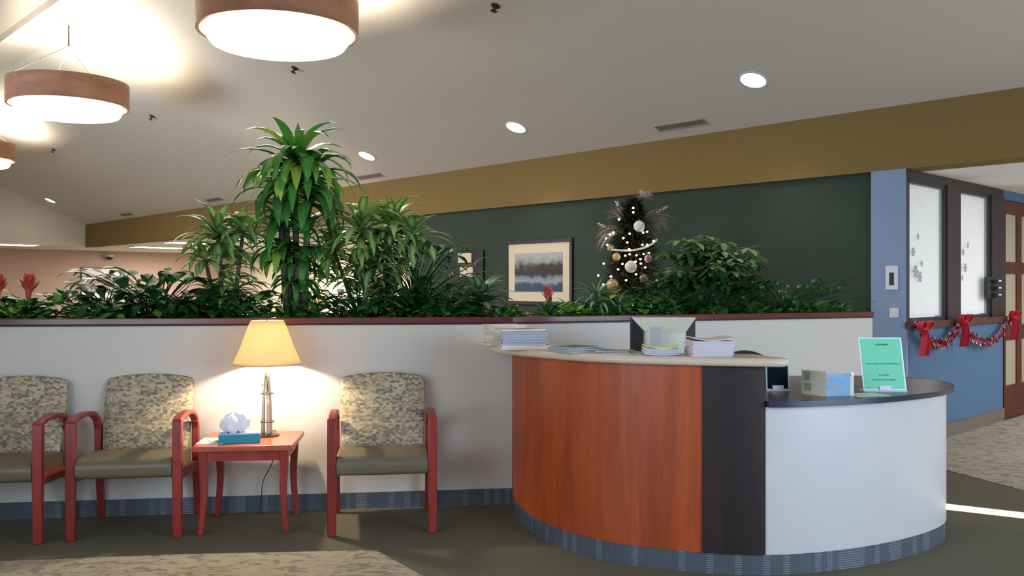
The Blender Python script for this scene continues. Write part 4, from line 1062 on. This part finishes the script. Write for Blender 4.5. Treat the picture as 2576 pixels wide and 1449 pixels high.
for a in ((1587,671,.058,'matwhite','large white bauble in the middle of the Christmas tree'),(1608,569,.055,'matwhite','white bauble near the top of the Christmas tree'),(1551,646,.04,'gold','gold bauble left of the large white bauble'),(1541,717,.06,'gold','gold bauble low on the left of the Christmas tree'),(1631,651,.042,'mauve','mauve bauble at the right of the Christmas tree'),(1619,700,.04,'mauve','mauve bauble low at the right of the Christmas tree'),(1536,624,.035,'gold','small gold bauble at the left edge under the feathers')): bauble(*a)
def spray(px,py,label,azc,el,n,L_,first=None):
    z=zat(py,Yx); x=ray(px,Yx)
    t=thing('feather_pick',label,'ornament',(x,Yx-.05,z),0,'dusty pink feather picks on the tree'); m=MB()
    for i in range(n):
        a=rnd.uniform(-.55,.55); Q=Vector((math.cos(azc+a),math.sin(azc+a)*.4-.1,0)); 
        m.leaf((0,0,0),azc+a,el+rnd.uniform(-.5,.5),L_*rnd.uniform(.6,1.1),.02,1.6,.1,7,.5,.5)
        if i%2==0:
            q=rnd.uniform(.5,.9)*L_; m.ball((math.cos(azc+a)*q*math.cos(el),math.sin(azc+a)*q*.6,q*math.sin(el)),.007,6,5)
    m.build('feathers','pink',t,smooth=False); s2=MB(); s2.tube([(0,.05,-.08),(0,0,.01)],.004,5); s2.build('wire_stem','stem',t); return t
spray(1570,560,'feather pick arching up left at the tree top',PI,1.15,30,.26)
spray(1570,590,'feather pick drooping down left below the first',PI,.35,34,.34)
spray(1615,560,'feather pick arching to the right of the tree top',0,.55,34,.34)
t=thing('tree_topper','dusty pink flower topper at the tip of the Christmas tree','ornament',(ray(1622,Yx),Yx,zat(520,Yx)),0)
m=MB()
for i in range(14): m.leaf((0,0,.09),i*2.4,.1+.09*i,.10,.07,.9,.3,5,.5,.55)
m.build('petals','pink',t); m=MB(); m.tube([(-.06,0,-.12),(0,0,.1)],.006,6); m.build('stem','stem',t)

# ---------------------------------------------------------------- lights
def area(name,p,target,sx,sy,e,col):
    l=bpy.data.lights.new(name,'AREA'); l.shape='RECTANGLE'; l.size=sx; l.size_y=sy; l.energy=e; l.color=col
    o=bpy.data.objects.new(name,l); C.objects.link(o); o.location=p; d=Vector(target)-Vector(p); o.rotation_euler=d.to_track_quat('-Z','Z').to_euler(); return o
DAY=(.70,.84,1)
def win(p,t,sx,sy,e,sp=2.6):
    o=area('window_daylight',p,t,sx,sy,e,DAY); o.data.spread=sp; return o
win(R(-1,-DW+.05,1.5),R(-1,0,.6),9.5,1.6,170,2.2)
win(R(9,-DW+.05,1.5),R(9,0,.6),9.0,1.6,520,2.2)
win(R(S0+.05,-3.75,1.25),R(0,-3.6,.2),5.2,2.1,120,2.1).data.color=(.60,.78,1)
# far area ceiling lights
for s,e,en in ((8.5,2.6,120),(12,2.8,240),(16.5,3.0,300),(20.5,2.5,170)):
    area('far_panel_lamp',R(s,e,ZC-.06),R(s,e,0),1.2,.6,en,(1,.92,.84))
area('hall_panel_lamp',R(-3.0,2.2,ZC-.03),R(-3.0,2.2,0),1.2,.6,90,(.86,.92,1))
area('end_panel_lamp',R(21.6,-5,ZC-.06),R(21.6,-5,0),1.2,.6,60,(1,.92,.8))
# uplight and downlight of the pendants
for p in PL:
    for z,e,sgn in ((p[2]+.235,115,1),(p[2]-.115,60,-1)):
        l=bpy.data.lights.new('pendant_lamp','AREA'); l.shape='DISK'; l.size=1.1; l.energy=e; l.color=(1,.90,.74)
        o=bpy.data.objects.new('pendant_lamp',l); C.objects.link(o); o.location=(p[0],p[1],z); o.rotation_euler=(PI if sgn>0 else 0,0,0)
# sun through the gap of the right wall
g0=Vector(R(S0-.15,gs,1.0)); tgt=Vector((3.25,5.56,0)); 
sl_=bpy.data.lights.new('low_sun','SPOT'); sl_.energy=480000; sl_.spot_size=math.radians(4.6); sl_.spot_blend=.1; sl_.shadow_soft_size=.04; sl_.color=(1,.97,.92)
so2=bpy.data.objects.new('low_sun',sl_); C.objects.link(so2); sp_=Vector(R(-16,-.586+.262*10,6.4)); so2.location=sp_; so2.rotation_euler=(Vector(R(S0,gs+.0,1.72))-sp_).to_track_quat('-Z','Y').to_euler()
hl=bpy.data.lights.new('hall_fill_light','POINT'); hl.energy=135; hl.color=(.85,.92,1); hl.shadow_soft_size=.4  # added fill out of frame to brighten the hall ceiling, no real fixture
ho_=bpy.data.objects.new('hall_fill_light',hl); C.objects.link(ho_); ho_.location=R(-4.2,2.4,1.5)

w=bpy.data.worlds.new('World'); bpy.context.scene.world=w; w.use_nodes=True
w.node_tree.nodes['Background'].inputs[0].default_value=(.7,.82,1,1); w.node_tree.nodes['Background'].inputs[1].default_value=1.0

# ---------------------------------------------------------------- camera
cam=bpy.data.cameras.new('Camera'); co=bpy.data.objects.new('Camera',cam); C.objects.link(co)
cam.sensor_width=36; cam.lens=F/2576*36; co.location=(0,0,H); co.rotation_euler=(PI/2,0,0); cam.clip_end=100
sc=bpy.context.scene; sc.camera=co
sc.view_settings.view_transform='Standard'; sc.view_settings.look='None'; sc.view_settings.gamma=1; sc.view_settings.use_curve_mapping=False
sc.view_settings.exposure=0
